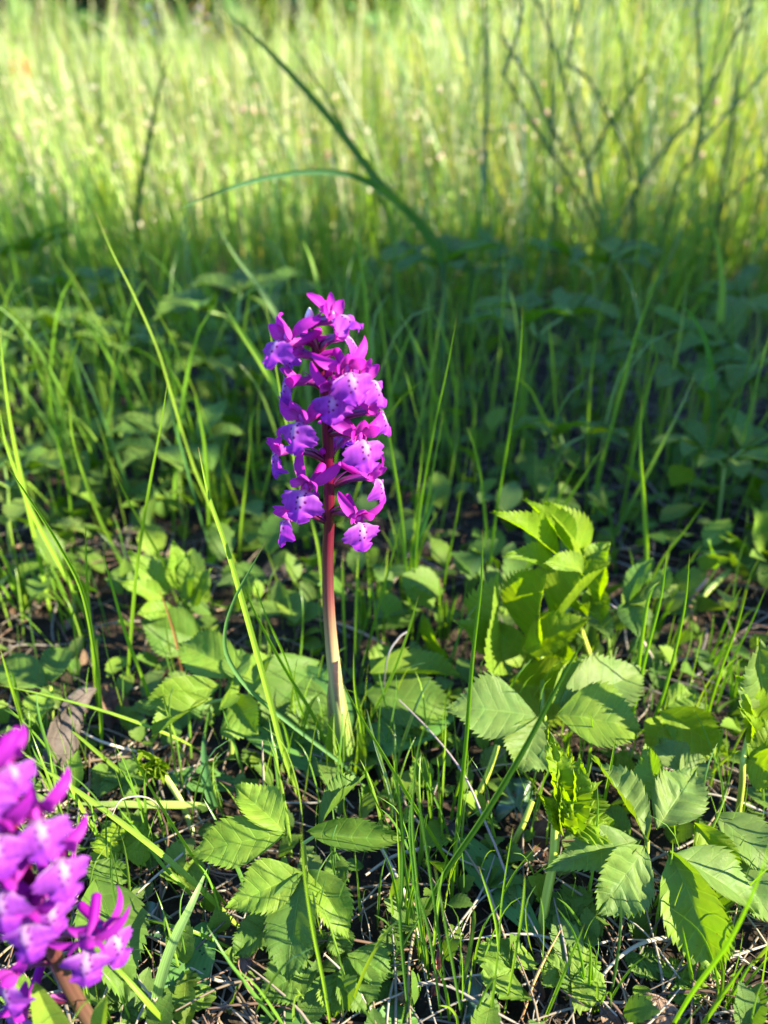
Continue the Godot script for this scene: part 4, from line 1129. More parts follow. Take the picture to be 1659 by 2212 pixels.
func dead_things() -> void:
	# a big curled dead leaf, grey outside
	var leaf := func(label: String, x0: float, y0: float, h0: float, x1: float, y1: float, h1: float, w: float, roll: float, col: Color, up: Vector3) -> void:
		var a := at(x0, y0, h0)
		var b := at(x1, y1, h1)
		var m := sheet({"mat": M.dead, "L": a.distance_to(b), "W": w, "fold": roll, "roll": roll * 1.6, "curl": 0.8, "peak": 0.8, "blunt": 0.6, "base": 0.3, "rows": 19, "wave": 0.002, "pucker": 0.0008, "veins": 6.0, "col": col, "seed": rng.randf() * 30.0})
		solo("dead_leaf", m, frame(a, b, up), label, "dead leaf", "dead leaves on the ground")
	leaf.call("large grey curled dead leaf at the left, standing up", 175, 1680, .004, 212, 1488, .034, .034, .9, Color(0.11, 0.09, 0.075), Vector3(-.6, .3, .6))
	leaf.call("grey rolled dead leaf lying in front of the upright curled one", 80, 1640, .006, 190, 1570, .012, .026, .9, Color(0.13, 0.11, 0.1), Vector3(.1, 1, .3))
	leaf.call("brown dead leaf with upturned corner under the flat ground elder", 590, 2110, .004, 520, 2060, .016, .020, .5, Color(0.24, 0.15, 0.1), Vector3(-.3, .8, .5))
	leaf.call("dark dead leaf behind the curled grey one", 250, 1560, .002, 230, 1480, .020, .026, .5, Color(0.2, 0.12, 0.08), Vector3(.4, .6, .6))
	leaf.call("reddish dead leaf strip between the thin tufts at the bottom", 935, 2150, .003, 948, 2045, .016, .008, .6, Color(0.45, 0.18, 0.13), Vector3(0, .6, .8))
	leaf.call("small brown leaf piece at the lower edge beside the toothed leaf", 1380, 2205, .004, 1470, 2190, .010, .016, .3, Color(0.3, 0.2, 0.13), Vector3(0, 1, .2))
	leaf.call("flat brown dead leaf in shade below the pleated shoot", 1180, 1840, .003, 1110, 1800, .006, .022, .2, Color(0.14, 0.07, 0.04), Vector3(0, 1, .2))
	leaf.call("brown leaf scrap on the soil behind the orchid stem", 560, 1260, .004, 650, 1225, .010, .02, .4, Color(0.2, 0.16, 0.13), Vector3(0, 1, .3))
	leaf.call("dark leaf scrap right of the thin tuft", 1290, 1850, .003, 1345, 1830, .006, .014, .4, Color(0.2, 0.11, 0.08), Vector3(0, 1, .2))
	# straws that can be picked out one by one
	var straw := func(label: String, px: Array, hs: Array, r: float, col: Color) -> void:
		var p := PackedVector3Array()
		for q in hs.size():
			p.append(at(px[2 * q], px[2 * q + 1], hs[q]))
		var foot := p[p.size() - 1]
		var b := Build.new()
		tube(b, smooth(moved(p, -foot), 20), [r * 0.5, r, r], [col, col * 0.9, col], 7, 0.1)
		solo("dry_straw", b.mesh(M.straw), Transform3D(Basis(), foot), label, "straw", "dry straws")
	var pale := Color(0.30, 0.26, 0.19)
	straw.call("long thin grey straw arching from the orchid's foot down to the right", [862, 1512, 930, 1580, 1000, 1670, 1050, 1780, 1090, 1880, 1110, 1960], [.05, .046, .04, .03, .016, .0], .0006, Color(0.26, 0.2, 0.18))
	straw.call("bowed pale straw in the bottom right under the pale star", [1270, 2200, 1300, 2110, 1370, 2045, 1450, 2025, 1520, 2040], [.002, .012, .018, .014, .004], .0008, pale)
	straw.call("dry straw with rusty tip at the lower left edge of the straw patch", [1210, 2010, 1180, 2065, 1150, 2130, 1128, 2200], [.028, .02, .012, .0], .0006, Color(0.5, 0.28, 0.1))
	straw.call("flat bleached straw lying right of the flat ground elder", [800, 1790, 850, 1880, 880, 1950, 905, 2040], [.014, .012, .01, .004], .0012, pale)
	straw.call("bleached straw crossing under the flat ground elder's right side", [790, 1890, 850, 1850, 920, 1830, 985, 1800], [.008, .010, .01, .004], .001, pale)
	straw.call("thin bleached straw pointing up beside the flat ground elder", [566, 1600, 568, 1660, 572, 1720], [.05, .03, .01], .0006, pale)
	straw.call("bent pale straw across the near orchid's flowers", [243, 1760, 265, 1726, 320, 1724, 362, 1760], [.055, .058, .05, .02], .0004, Color(0.24, 0.22, 0.16))
	straw.call("thin straw slanting over the lobed sunlit leaf", [290, 1935, 340, 1890, 400, 1840], [.018, .022, .02], .0006, pale)
	straw.call("grey straw along the bottom, below the low dark ground elder", [700, 2060, 760, 2120, 800, 2180, 830, 2230], [.02, .016, .010, .0], .0007, pale)
	straw.call("dry brown straw behind the orchid stem", [640, 1330, 740, 1350, 830, 1390], [.012, .012, .010], .0009, Color(0.42, 0.27, 0.16))
	straw.call("thin curved straw at the foot of the tuft in the middle", [825, 1560, 835, 1430, 860, 1380, 880, 1365], [.0, -.30, -.31, -.315], .0005, Color(0.16, 0.15, 0.14))
	straw.call("brown curved straw right of the tall ground elder", [1310, 1300, 1345, 1325, 1380, 1370, 1420, 1440], [-.33, -.33, -.32, .004], .0007, Color(0.4, 0.32, 0.28))
	straw.call("bleached straw lying level in the lower left, above the ivy leaf", [330, 2050, 400, 2085, 470, 2118, 520, 2125], [.006, .010, .010, .004], .0007, pale)
	straw.call("pale straw in the bottom right corner, steepest of the patch", [1640, 2100, 1590, 2060, 1540, 2010, 1490, 1960], [.004, .010, .010, .004], .0008, pale)
	straw.call("pale straw along the right lower edge", [1659, 2040, 1600, 2060, 1520, 2090, 1450, 2130], [.012, .012, .010, .002], .0007, pale)
	straw.call("dry straw standing with a brown tip left of the crumpled shoot", [140, 1560, 215, 1600, 300, 1625], [.012, .018, .006], .0007, Color(0.46, 0.4, 0.3))


# ---------------------------------------------------------------- scattered cover
func blade_variant(seed_: int, bend: float, w: float) -> ArrayMesh:
	rng.seed = seed_
	var b := Build.new()
	var pts := PackedVector3Array([Vector3.ZERO, Vector3(0, 0.4, 0.06 * bend), Vector3(0.02, 0.76, 0.28 * bend), Vector3(0.05, 0.97 - 0.25 * bend, 0.62 * bend)])
	var c := Color(1, 1, 1)
	ribbon(b, smooth(pts, 9), w, Vector3(0.1, 0.2, 1), [c, c, c, c], 0.5, rng.randf_range(-1.2, 1.2), [0.8, 1.0, 0.8, 0.5, 0.03], 3)
	return b.mesh(M.field)


# blades over a trapezium of ground from z0 to z1, in patches
func field(called: String, label: String, count: int, z0: float, z1: float, x_most: float, h0: float, h1: float, width: float, cols: Array, lean: Vector3, seed_: int, patchy := 0.0, x_least := -9.0) -> void:
	rng.seed = seed_
	var lists := []
	var tints := []
	var kinds := 4
	for q in kinds:
		lists.append([] as Array[Transform3D])
		tints.append(PackedColorArray())
	for q in count:
		var f := rng.randf()
		var z := 1.0 / lerpf(1.0 / z0, 1.0 / z1, f)
		z = lerpf(z, lerpf(z0, z1, rng.randf()), 0.35)
		var hw := minf(x_most, 0.3 - z * 0.85)
		var x := rng.randf_range(-hw, hw)
		var pn := wob.get_noise_2d(x * 9.0 + seed_, z * 9.0)
		if x < x_least:
			continue
		if patchy > 0.0 and pn < rng.randf_range(-0.5, 0.5) * (1.0 / patchy) - 0.1:
			continue
		var h := rng.randf_range(h0, h1) * (1.0 + 0.3 * pn)
		var bas := Basis(Vector3.UP, rng.randf() * TAU)
		bas = Basis(Quaternion(Vector3.UP, (Vector3.UP + lean + Vector3(rng.randfn(0, 0.16), 0, rng.randfn(0, 0.16))).normalized())) * bas
		var kind := rng.randi() % kinds
		lists[kind].append(Transform3D(bas * Basis.from_scale(Vector3(h, h, h)), Vector3(x, 0, z)))
		var c: Color = cols[rng.randi() % cols.size()]
		var g := rng.randf_range(0.75, 1.25) * (1.0 + 0.25 * pn)
		tints[kind].append(Color(c.r * g, c.g * g, c.b * g))
	var root := Node3D.new()
	root.name = numbered(called)
	add_child(root)
	tag(root, label, "grass")
	root.set_meta("kind", "stuff")
	for q in kinds:
		scatter("blades", blade_variant(seed_ * 10 + q, [0.04, 0.1, 0.22, 0.45][q], 2.0 * width / (h0 + h1) * [0.7, 1.0, 1.2, 0.9][q]), lists[q], tints[q], root)


func cover() -> void:
	# soil and turf: one sheet to the horizon, fine near the lens
	var n := 150
	var p := PackedVector3Array()
	var t := PackedVector2Array()
	var k := PackedColorArray()
	var rough := FastNoiseLite.new()
	rough.seed = 21
	rough.frequency = 14.0
	rough.fractal_octaves = 4
	for r in n:
		var fz := float(r) / (n - 1)
		var z := 0.6 - 1.6 * fz - 90.0 * pow(fz, 7.0) + 0.0
		for q in n:
			var fx := float(q) / (n - 1) * 2.0 - 1.0
			var x := fx * 1.0 + 60.0 * signf(fx) * pow(absf(fx), 9.0)
			var near := smoothstep(3.0, 0.8, Vector2(x, z).length())
			p.append(Vector3(x, -0.003 + rough.get_noise_2d(x, z) * 0.009 * near, z))
			t.append(Vector2(x, z))
			var s := 0.5 + 0.5 * rough.get_noise_2d(x * 0.3 + 7.0, z * 0.3)
			k.append(Color(0.03, 0.021, 0.014).lerp(Color(0.06, 0.048, 0.03), s).lerp(Color(0.12, 0.15, 0.04), smoothstep(-0.9, -1.6, z) * 0.8))
	var b := Build.new()
	b.grid(p, n, n, t, k)
	var g := MeshInstance3D.new()
	g.name = "ground"
	g.mesh = b.mesh(M.soil)
	add_child(g)
	tag(g, "dark brown soil and turf of the meadow floor", "ground")
	g.set_meta("kind", "structure")

	# straw litter
	rng.seed = 77
	var lists := [[] as Array[Transform3D], [] as Array[Transform3D], [] as Array[Transform3D]]
	var tints := [PackedColorArray(), PackedColorArray(), PackedColorArray()]
	for q in 3300:
		var z := -0.1 - 0.75 * pow(rng.randf(), 1.3)
		var x := rng.randf_range(-1, 1) * (0.16 - z * 0.6)
		var dense := wob.get_noise_2d(x * 90.0, z * 90.0) + (0.35 if x > 0.06 and z > -0.24 else 0.0)
		if dense < rng.randf_range(-0.55, 0.35):
			continue
		var kind := rng.randi() % 3
		var len := rng.randf_range(0.02, 0.085)
		var bas := Basis(Vector3.UP, rng.randf() * TAU) * Basis(Vector3.RIGHT, rng.randfn(0, 0.16)) * Basis.from_scale(Vector3(len * 0.5, len * 0.5, len))
		lists[kind].append(Transform3D(bas, Vector3(x, rng.randf_range(0.001, 0.011), z)))
		var g2 := rng.randf_range(0.35, 1.15)
		var c: Color = [Color(0.24, 0.20, 0.14), Color(0.2, 0.15, 0.09), Color(0.26, 0.23, 0.18), Color(0.13, 0.08, 0.05)][rng.randi() % 4]
		tints[kind].append(c * g2)
	var litter := Node3D.new()
	litter.name = "straw_litter"
	add_child(litter)
	tag(litter, "tangle of dry pale straws and old stems over the soil", "straw litter")
	litter.set_meta("kind", "stuff")
	for q in 3:
		var bb := Build.new()
		tube(bb, smooth(PackedVector3Array([Vector3(0, 0, -0.5), Vector3(0.06 * q, 0.06, -0.2), Vector3(-0.05, 0.1 * q * 0.6, 0.15), Vector3(0.08 - 0.1 * q, 0, 0.5)]), 12), [0.008, 0.016, 0.016, 0.007], [Color(1, 1, 1)], 6)
		scatter("straws", bb.mesh(M.straw), lists[q], tints[q], litter)
	# crumbs of old leaves
	var crumbs: Array[Transform3D] = []
	var ctint := PackedColorArray()
	for q in 1500:
		var z := -0.1 - 0.8 * pow(rng.randf(), 1.3)
		var x := rng.randf_range(-1, 1) * (0.16 - z * 0.6)
		var s := rng.randf_range(0.003, 0.011)
		crumbs.append(Transform3D(Basis.from_euler(Vector3(rng.randfn(0, 0.5), rng.randf() * TAU, rng.randfn(0, 0.5))) * Basis.from_scale(Vector3(s, s, s)), Vector3(x, rng.randf_range(0.001, 0.006), z)))
		var c: Color = [Color(0.15, 0.09, 0.05), Color(0.08, 0.05, 0.03), Color(0.24, 0.16, 0.1), Color(0.1, 0.08, 0.06)][rng.randi() % 4]
		ctint.append(c)
	var cm := scatter("leaf_litter", sheet({"mat": M.dead, "L": 1.0, "W": 0.7, "rows": 7, "us": [-1.0, -0.5, 0.0, 0.5, 1.0], "fold": 0.5, "curl": 0.9, "pucker": 0.06, "veins": 3.0, "col": Color(1, 1, 1)}).duplicate(), crumbs, ctint)
	tag(cm, "crumbs of brown dead leaves on the soil", "leaf litter")
	# creeping small leaves under everything
	var small: Array[Transform3D] = []
	var stint := PackedColorArray()
	for q in 6500:
		var z := -0.1 - 1.3 * pow(rng.randf(), 1.2)
		var x := rng.randf_range(-1, 1) * (0.16 - z * 0.6)
		var dense := wob.get_noise_2d(x * 40.0 + 300.0, z * 40.0) + (-0.22 if z < -0.36 else -0.1)
		if dense < rng.randf_range(-0.3, 0.5):
			continue
		var s := rng.randf_range(0.008, 0.02) * (1.5 if z < -0.36 else 1.0)
		small.append(Transform3D(Basis.from_euler(Vector3(rng.randfn(-0.9, 0.4), rng.randf() * TAU, rng.randfn(0, 0.3)), EULER_ORDER_YXZ) * Basis.from_scale(Vector3(s, s, s)), Vector3(x, rng.randf_range(0.003, 0.012 if z > -0.36 else 0.045), z)))
		stint.append(tint([MATURE, FRESH, BLUISH, MATURE][rng.randi() % 4], 0.15))
	var sm := scatter("ground_cover", sheet({"mat": M.leaf, "L": 1.0, "W": 0.7, "teeth": 6, "tooth": 0.2, "veins": 5.0, "us": [-1.0, -0.6, 0.0, 0.6, 1.0], "fold": 0.25, "curl": 0.6, "peak": 0.85, "col": Color(1, 1, 1)}), small, stint)
	tag(sm, "small creeping green leaves between the straw and in the shade", "ground cover")

	# grasses
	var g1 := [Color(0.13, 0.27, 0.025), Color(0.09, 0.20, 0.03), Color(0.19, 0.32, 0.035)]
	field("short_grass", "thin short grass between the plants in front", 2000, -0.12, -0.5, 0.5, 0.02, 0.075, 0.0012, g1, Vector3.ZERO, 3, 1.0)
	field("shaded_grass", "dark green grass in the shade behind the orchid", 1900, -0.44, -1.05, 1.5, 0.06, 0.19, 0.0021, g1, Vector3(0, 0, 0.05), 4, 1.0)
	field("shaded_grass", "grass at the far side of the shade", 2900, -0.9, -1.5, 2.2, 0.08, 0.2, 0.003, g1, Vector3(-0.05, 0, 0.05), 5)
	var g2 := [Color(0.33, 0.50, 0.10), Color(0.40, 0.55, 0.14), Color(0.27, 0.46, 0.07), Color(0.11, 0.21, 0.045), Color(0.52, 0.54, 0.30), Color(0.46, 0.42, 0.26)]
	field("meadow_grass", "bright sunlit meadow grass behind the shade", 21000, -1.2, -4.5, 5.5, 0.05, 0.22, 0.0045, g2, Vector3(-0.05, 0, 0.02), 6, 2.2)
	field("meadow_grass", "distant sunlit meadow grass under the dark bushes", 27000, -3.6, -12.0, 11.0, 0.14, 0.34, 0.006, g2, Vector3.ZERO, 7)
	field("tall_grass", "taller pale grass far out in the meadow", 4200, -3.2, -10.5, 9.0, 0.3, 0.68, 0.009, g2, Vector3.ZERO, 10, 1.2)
	field("tall_grass", "wispy green stems crowding at the upper right, around the broom", 2600, -1.1, -2.6, 1.2, 0.3, 0.5, 0.004, [Color(0.12, 0.22, 0.06), Color(0.24, 0.36, 0.11), Color(0.40, 0.45, 0.26)], Vector3(-0.03, 0, 0.02), 9, 0.0, 0.1)
	field("tall_grass", "tall thin grass stems that stand above the meadow", 2900, -1.25, -3.6, 3.4, 0.2, 0.44, 0.0045, [Color(0.3, 0.38, 0.12), Color(0.46, 0.46, 0.28), Color(0.14, 0.24, 0.05), Color(0.08, 0.14, 0.04)], Vector3(-0.05, 0, 0.03), 8, 0.0, -1.3)
	# pale seed heads that catch the sun in the meadow
	rng.seed = 31
	var beads: Array[Transform3D] = []
	var btint := PackedColorArray()
	for q in 2600:
		var z := -1.25 - 2.6 * pow(rng.randf(), 1.5)
		var s := rng.randf_range(0.0016, 0.004)
		beads.append(Transform3D(Basis.from_euler(Vector3(rng.randf(), rng.randf() * TAU, rng.randf())) * Basis.from_scale(Vector3(s, s * 1.6, s)), Vector3(rng.randf_range(-1, 1) * (0.3 - z * 0.62), rng.randf_range(0.04, 0.26), z)))
		btint.append([Color(0.7, 0.68, 0.5), Color(0.6, 0.55, 0.4), Color(0.5, 0.55, 0.25), Color(0.62, 0.45, 0.32)][rng.randi() % 4])
	var bead := Build.new()
	tube(bead, PackedVector3Array([Vector3(0, -1, 0), Vector3(0, -0.7, 0), Vector3(0, 0, 0), Vector3(0, 0.7, 0), Vector3(0, 1, 0)]), [0.05, 0.7, 1.0, 0.7, 0.05], [Color(1, 1, 1)], 6)
	var bm := scatter("seed_heads", bead.mesh(M.field), beads, btint)
	tag(bm, "tiny pale seed heads glinting in the sunlit meadow", "seed heads")


# ---------------------------------------------------------------- plants behind
func shade_plants() -> void:
	# the same kind of plant further back, each a copy of one with parts, turned and sized
	rng.seed = 404
	var proto := thing("ground_elder_plant", "x", "ground elder", Vector3.ZERO, "ground elder plants")
	var b := Build.new()
	tube(b, smooth(PackedVector3Array([Vector3.ZERO, Vector3(0.003, 0.03, 0), Vector3(-0.002, 0.07, 0.002)]), 8), [0.0016, 0.0011], [Color(0.2, 0.32, 0.06)], 8)
	part(proto, "stalk", b.mesh(M.stalk))
	for q in 3:
		# three stalklets, each with three pointed leaflets
		var a := q * TAU / 3.0 + rng.randf_range(-0.3, 0.3)
		var top := Vector3(-0.002, 0.07, 0.002)
		var joint := top + Vector3(cos(a), 0.7, sin(a)) * 0.017
		var bb := Build.new()
		tube(bb, smooth(PackedVector3Array([top, top.lerp(joint, 0.5) + Vector3(0, 0.001, 0), joint]), 6), [0.001, 0.0007], [Color(0.2, 0.32, 0.06)], 7)
		part(proto, "stalk", bb.mesh(M.stalk))
		for s in 3:
			var d := a + (s - 1) * 1.15 + rng.randf_range(-0.2, 0.2)
			var tip := joint + Vector3(cos(d), rng.randf_range(-0.25, 0.6), sin(d)) * rng.randf_range(0.032, 0.044)
			part(proto, "leaflet", sheet({"mat": M.leaf, "L": joint.distance_to(tip), "W": rng.randf_range(0.018, 0.023), "teeth": 12, "tooth": 0.16, "peak": 0.66, "blunt": 1.0, "veins": 7.0, "pucker": 0.0005, "slant": 0.5, "fold": 0.35, "curl": 0.8, "wave": 0.0012, "seed": q * 7.0 + s * 3.0, "col": tint(MATURE, 0.2)}), frame(joint, tip, Vector3.UP))
	var spots := [
		["blurred plant with broad round-tipped leaves near the left edge, in shade", 60, 960, 1.35], ["blurred leafy plant in shade left of the long pale stalk", 225, 800, 1.2],
		["blurred plant in shade right of the long pale stalk", 300, 930, 1.1], ["pale blurred leaves right behind the orchid's left flowers", 545, 900, 1.5],
		["low leaves behind the orchid, beneath the pale blurred ones", 505, 990, 1.1], ["blurred plant with spread leaves above right of the orchid, in shade", 905, 800, 1.5],
		["blurred pale plant between the two tall thin blades", 1115, 940, 1.4], ["blurred plant in shade above the broad short blade", 1285, 790, 1.5],
		["low shaded plant left of the broad short blade", 1265, 950, 1.1], ["shaded plant right of the broad short blade", 1450, 1010, 1.25],
		["blurred plant at the right edge in the shade", 1600, 1010, 1.4], ["small bluish plant in shade right of the tall ground elder", 1530, 1190, 0.95],
		["shaded plant just behind the tall ground elder's top", 1170, 1130, 0.9], ["pale small plant behind the tall ground elder's stalk", 1330, 1470, 0.7],
		["half-shaded plant at the left edge, below the broad blades", 30, 1230, 0.9], ["shaded plant left of the orchid at mid stem height", 400, 1150, 0.95],
		["shaded plant far left in the middle distance", 95, 740, 1.3], ["shaded plant in the middle distance right of the arched blade", 1010, 740, 1.2],
		["bright-edged plant in half shade left of the bent blade", 380, 1080, 0.8], ["dark plant at the far right beside the blue-green arched blade", 1640, 860, 1.3],
	]
	for q in spots.size():
		var s: Array = spots[q]
		var o: Node3D = proto if q == 0 else proto.duplicate()
		if q > 0:
			o.name = numbered("ground_elder_plant")
			add_child(o)
		o.position = at(s[1], s[2], 0.0)
		o.rotation = Vector3(rng.randf_range(-0.1, 0.25), rng.randf() * TAU, rng.randf_range(-0.15, 0.15))
		o.scale = Vector3.ONE * float(s[3])
		o.set_meta("label", s[0])


func twig(b: Build, pts: PackedVector3Array, r0: float, r1: float, col: Color) -> void:
	tube(b, smooth(pts, 12), [r0, r1], [col], 7)


func broom() -> void:
	# green forked twigs, out of focus at the upper right
	var foot := at(1345, 700, 0.0)
	var t := thing("broom_shrub", "blurred dark green broom with forked bare twigs at the upper right", "shrub", foot)
	var z := foot.z
	var g := Color(0.06, 0.145, 0.04)
	var lines := [
		[[1345, 680, 0], [1315, 546, .01], [1247, 407, .02], [1172, 300, .03], [1089, 162, .04]], [[1089, 162, .04], [1117, 75, .04], [1125, 32, .04], [1131, -30, .04]],
		[[1224, 332, .0], [1176, 245, .01], [1140, 170, .02], [1083, 79, .03]], [[1338, 660, .0], [1300, 480, -.01], [1267, 356, -.02], [1239, 253, -.02], [1218, 174, -.02], [1196, 99, -.02], [1150, -30, -.02]],
		[[1267, 356, -.02], [1326, 257, .0], [1394, 158, .02]], [[1224, 146, -.02], [1239, 71, -.02], [1265, -30, -.02]],
		[[1366, 388, .0], [1342, 300, -.01], [1311, 245, -.02], [1271, 170, -.02], [1224, 142, -.02]], [[1352, 680, 0], [1370, 530, .0], [1370, 419, .01], [1429, 332, .02], [1512, 233, .03], [1556, 146, .04], [1603, 47, .05], [1640, -30, .05]],
		[[1318, 514, .01], [1358, 447, .01], [1372, 410, .01]], [[1520, 680, -.03], [1552, 459, -.03], [1564, 348, -.03], [1583, 245, -.03], [1607, 111, -.03], [1622, 0, -.03]],
		[[1516, 309, .03], [1568, 245, .0], [1595, 221, -.01], [1639, 170, -.02], [1680, 135, -.03]], [[1365, 670, .0], [1420, 560, .02], [1461, 400, .03], [1508, 316, .04], [1512, 198, .04], [1508, 79, .04], [1506, -30, .04]],
		[[1200, 600, -.05], [1194, 420, -.05], [1192, 220, -.05], [1188, 60, -.05], [1186, -30, -.05]], [[1060, 600, -.08], [1052, 420, -.08], [1050, 200, -.08], [1046, -30, -.08]],
		[[1590, 660, -.02], [1640, 440, .0], [1672, 300, .02]], [[1552, 459, -.03], [1600, 400, -.02], [1668, 360, -.02]],
	]
	for q in lines.size():
		var p := PackedVector3Array()
		for s in lines[q]:
			p.append(at(s[0], s[1], z + s[2]))
		var b := Build.new()
		twig(b, p, 0.0026 if q in [0, 3, 7, 9] else 0.0019, 0.0013, tint(g, 0.2))
		# short leaf stubs along the twig
		var path := smooth(p, 16)
		for s in range(2, 16):
			var d := Vector3(rng.randf_range(-1, 1), 0.9, rng.randf_range(-1, 1)).normalized() * rng.randf_range(0.004, 0.009)
			ribbon(b, PackedVector3Array([path[s], path[s] + d * 0.5, path[s] + d]), 0.003, Vector3(0.3, 0.2, 1), [g * 1.5], 0.3, 0.0, [0.5, 1.0, 0.1], 3)
		part(t, "twig", b.mesh(M.field))


# a leafy shrub: branches and a crown of many single leaves in uneven clumps
func shrub(label: String, foot: Vector3, tall: float, wide: float, leaves: int, leaf: float, col: Color, seed_: int, group: String) -> void:
	rng.seed = seed_
	var t := thing("leafy_shrub", label, "shrub", foot, group)
	var b := Build.new()
	var clumps: Array[Vector3] = []
	for q in 16:
		var a := q * 2.4
		var r := wide * sqrt((q + 0.5) / 16.0)
		var top := Vector3(cos(a) * r, tall * (0.95 - 0.5 * pow(r / wide, 2.0)) * rng.randf_range(0.55, 1.0), sin(a) * r)
		clumps.append(top)
		tube(b, smooth(PackedVector3Array([Vector3(cos(a), 0, sin(a)) * 0.03 * wide, top * Vector3(0.35, 0.4, 0.35), top * Vector3(0.8, 0.75, 0.8), top]), 9), [0.022 * tall, 0.012 * tall, 0.005 * tall], [Color(0.09, 0.065, 0.045)], 7)
	part(t, "branches", b.mesh(M.bark), Transform3D(Basis(), foot))
	var xfs: Array[Transform3D] = []
	var cols := PackedColorArray()
	for q in leaves:
		var c := clumps[rng.randi() % clumps.size()]
		var off := Vector3(rng.randfn(0, 1), rng.randfn(0, 1), rng.randfn(0, 1)) * wide * 0.19
		var at_ := c * Vector3(1, rng.randf_range(0.3, 1.02), 1) + off
		at_.y = maxf(at_.y, leaf)
		var s := leaf * rng.randf_range(0.6, 1.3)
		xfs.append(Transform3D(Basis.from_euler(Vector3(rng.randfn(-0.6, 0.6), rng.randf() * TAU, rng.randfn(0, 0.5)), EULER_ORDER_YXZ) * Basis.from_scale(Vector3(s, s, s)), at_))
		cols.append(tint(col, 0.25))
	var m := sheet({"mat": M.bush, "L": 1.0, "W": 0.6, "rows": 5, "us": [-1.0, 0.0, 1.0], "fold": 0.3, "curl": 0.6, "col": Color(1, 1, 1)})
	var o := scatter("crown", m, xfs, cols, t)
	o.set_meta("kind", "stuff")


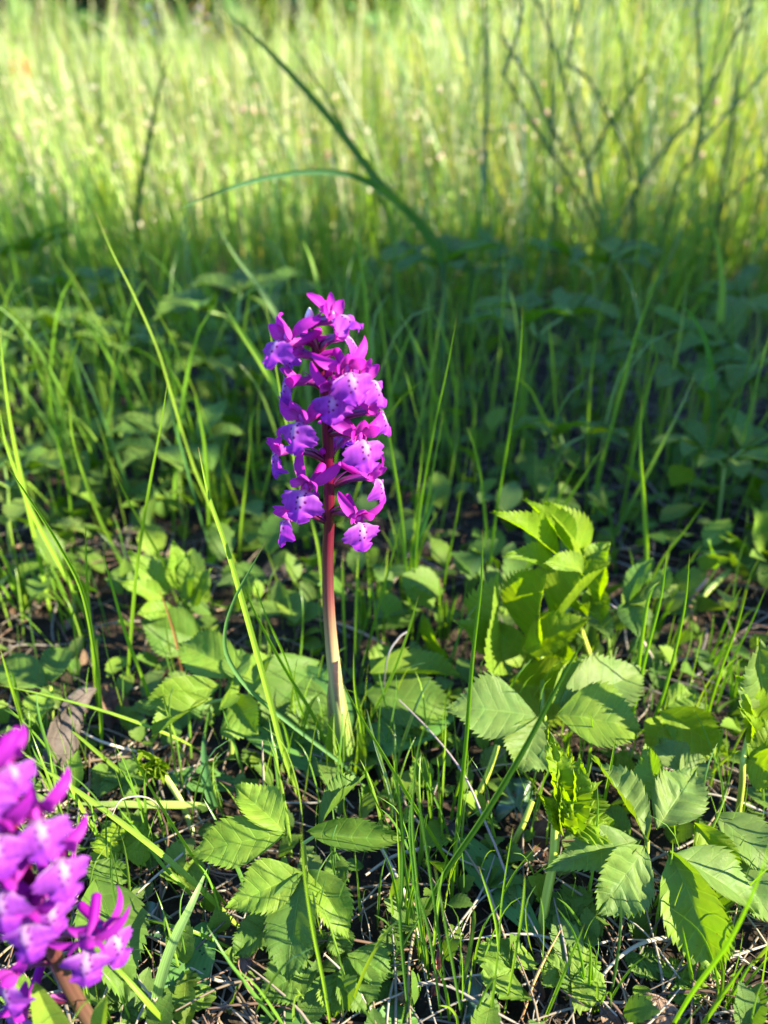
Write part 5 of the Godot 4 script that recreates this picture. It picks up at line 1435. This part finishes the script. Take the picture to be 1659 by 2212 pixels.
func far_things() -> void:
	var beside := "shrubs beside the view"
	shrub("leafy shrub right of the view, nearer to the orchid", Vector3(1.35, 0, -0.54), 2.1, 0.38, 12000, 0.034, MATURE, 61, beside)
	shrub("leafy shrub right of the view, farther from the orchid", Vector3(1.85, 0, -0.42), 2.0, 0.28, 6000, 0.036, MATURE, 62, beside)
	var far := ["dark bush along the top edge, leftmost", "dark bush along the top edge, second from left", "dark bush along the top edge, left of the middle", "dark bush along the top edge, right of the middle", "dark bush along the top edge, second from right", "dark bush along the top edge, rightmost"]
	for q in 6:
		shrub(far[q], Vector3(-9.0 + 3.6 * q, 0, -12.5 - 0.7 * sin(q * 2.0)), 4.2, 2.9, 12000, 0.3, Color(0.075, 0.15, 0.045), 70 + q, "dark bushes at the far edge of the meadow")
	for q in 6:
		shrub("dark bush standing behind the front row of bushes at the far edge of the meadow", Vector3(-11.0 + 4.2 * q, 0, -17.0), 5.0, 3.4, 12000, 0.34, Color(0.07, 0.14, 0.045), 90 + q, "dark bushes of the row behind")
	# a few wild flowers, far out of focus
	var wild := func(called: String, label: String, x: float, y: float, z: float, h: float, size: float, col: Color) -> void:
		var head := at(x, y, z)
		var t := thing(called, label, "wildflower", Vector3(head.x, 0, head.z), "wildflowers out of focus in the meadow")
		var b := Build.new()
		tube(b, smooth(PackedVector3Array([Vector3(head.x, 0, head.z), Vector3(head.x + 0.01, head.y * 0.5, head.z), head]), 8), [0.004, 0.003], [Color(0.12, 0.2, 0.05)], 6)
		part(t, "stem", b.mesh(M.stalk))
		for q in 14:
			var a := q * 2.4
			var c := head + Vector3(cos(a) * size * 0.4, (q / 14.0 - 0.6) * h, sin(a) * size * 0.4)
			part(t, "petal", sheet({"mat": M.field, "L": size, "W": size * 0.7, "rows": 5, "us": [-1.0, 0.0, 1.0], "col": tint(col, 0.15)}), frame(c, c + Vector3(cos(a), -0.3, sin(a)), Vector3.UP))
	wild.call("bluebell", "blue flower spike at the top edge, left", 320, 30, -2.0, 0.08, 0.018, Color(0.10, 0.07, 0.45))
	wild.call("bluebell", "blue flower spike at the top edge, right", 1500, 12, -2.0, 0.08, 0.018, Color(0.12, 0.08, 0.45))
	wild.call("bluebell", "short blue flower spike at the top right, right of the other", 1540, 0, -2.1, 0.07, 0.018, Color(0.12, 0.08, 0.45))
	wild.call("pale_wildflower", "pinkish pale flower spike at the top edge, left of the middle", 432, 30, -2.0, 0.07, 0.018, Color(0.5, 0.36, 0.5))
	wild.call("red_wildflower", "red flower in the sunlit meadow at the far left", 40, 138, -2.2, 0.035, 0.022, Color(0.6, 0.1, 0.05))
	wild.call("white_wildflower", "white flower in the sunlit meadow at the upper right", 1302, 120, -1.9, 0.04, 0.012, Color(0.75, 0.75, 0.68))
	wild.call("yellow_wildflower", "yellow flower in the sunlit meadow at the right", 1640, 105, -1.9, 0.05, 0.014, Color(0.7, 0.5, 0.04))
	wild.call("yellow_wildflower", "yellow flower lower in the meadow at the right, behind the broom", 1465, 430, -1.35, 0.02, 0.008, Color(0.7, 0.5, 0.04))


func _ready() -> void:
	# camera
	var cam := Camera3D.new()
	cam.name = "camera"
	add_child(cam)
	cam.position = eye
	cam.rotation_degrees = Vector3(-PITCH, 0, 0)
	var lens := CameraAttributesPhysical.new()
	lens.frustum_focal_length = 18.0
	lens.frustum_focus_distance = 0.316
	lens.exposure_aperture = 3.9
	lens.frustum_near = 0.02
	lens.frustum_far = 300.0
	cam.attributes = lens
	cam.keep_aspect = Camera3D.KEEP_HEIGHT
	cam.fov = HALF_FOV * 2.0
	cam.near = 0.02
	cam.far = 300.0
	cam.current = true
	# sky, sun and exposure
	var env := Environment.new()
	env.background_mode = Environment.BG_SKY
	var sky := Sky.new()
	var sm := ProceduralSkyMaterial.new()
	sm.sky_top_color = Color(0.36, 0.54, 0.82)
	sm.sky_horizon_color = Color(0.74, 0.84, 0.94)
	sm.sky_curve = 0.14
	sm.ground_bottom_color = Color(0.14, 0.17, 0.08)
	sm.ground_horizon_color = Color(0.4, 0.45, 0.3)
	sky.sky_material = sm
	env.sky = sky
	env.tonemap_mode = Environment.TONE_MAPPER_LINEAR
	env.tonemap_exposure = 5.4
	env.background_energy_multiplier = 0.74
	env.sdfgi_enabled = true
	env.ssao_enabled = true
	env.ssil_enabled = true
	var we := WorldEnvironment.new()
	we.name = "world_environment"
	we.environment = env
	add_child(we)
	var sun := DirectionalLight3D.new()
	sun.name = "sun"
	sun.light_color = Color(1.0, 0.95, 0.85)
	sun.light_energy = 1.6
	sun.light_angular_distance = 0.5
	sun.shadow_enabled = true
	add_child(sun)
	sun.rotation_degrees = Vector3(-34, 90 - 14, 0)
	# the place
	rng.seed = 1
	wob.seed = 3
	wob.frequency = 0.02
	make_materials()
	cover()
	far_things()
	broom()
	shade_plants()
	rng.seed = 11
	ground_elders()
	low_plants()
	rng.seed = 12
	single_blades()
	dead_things()
	rng.seed = 13
	main_orchid()
	near_orchid()
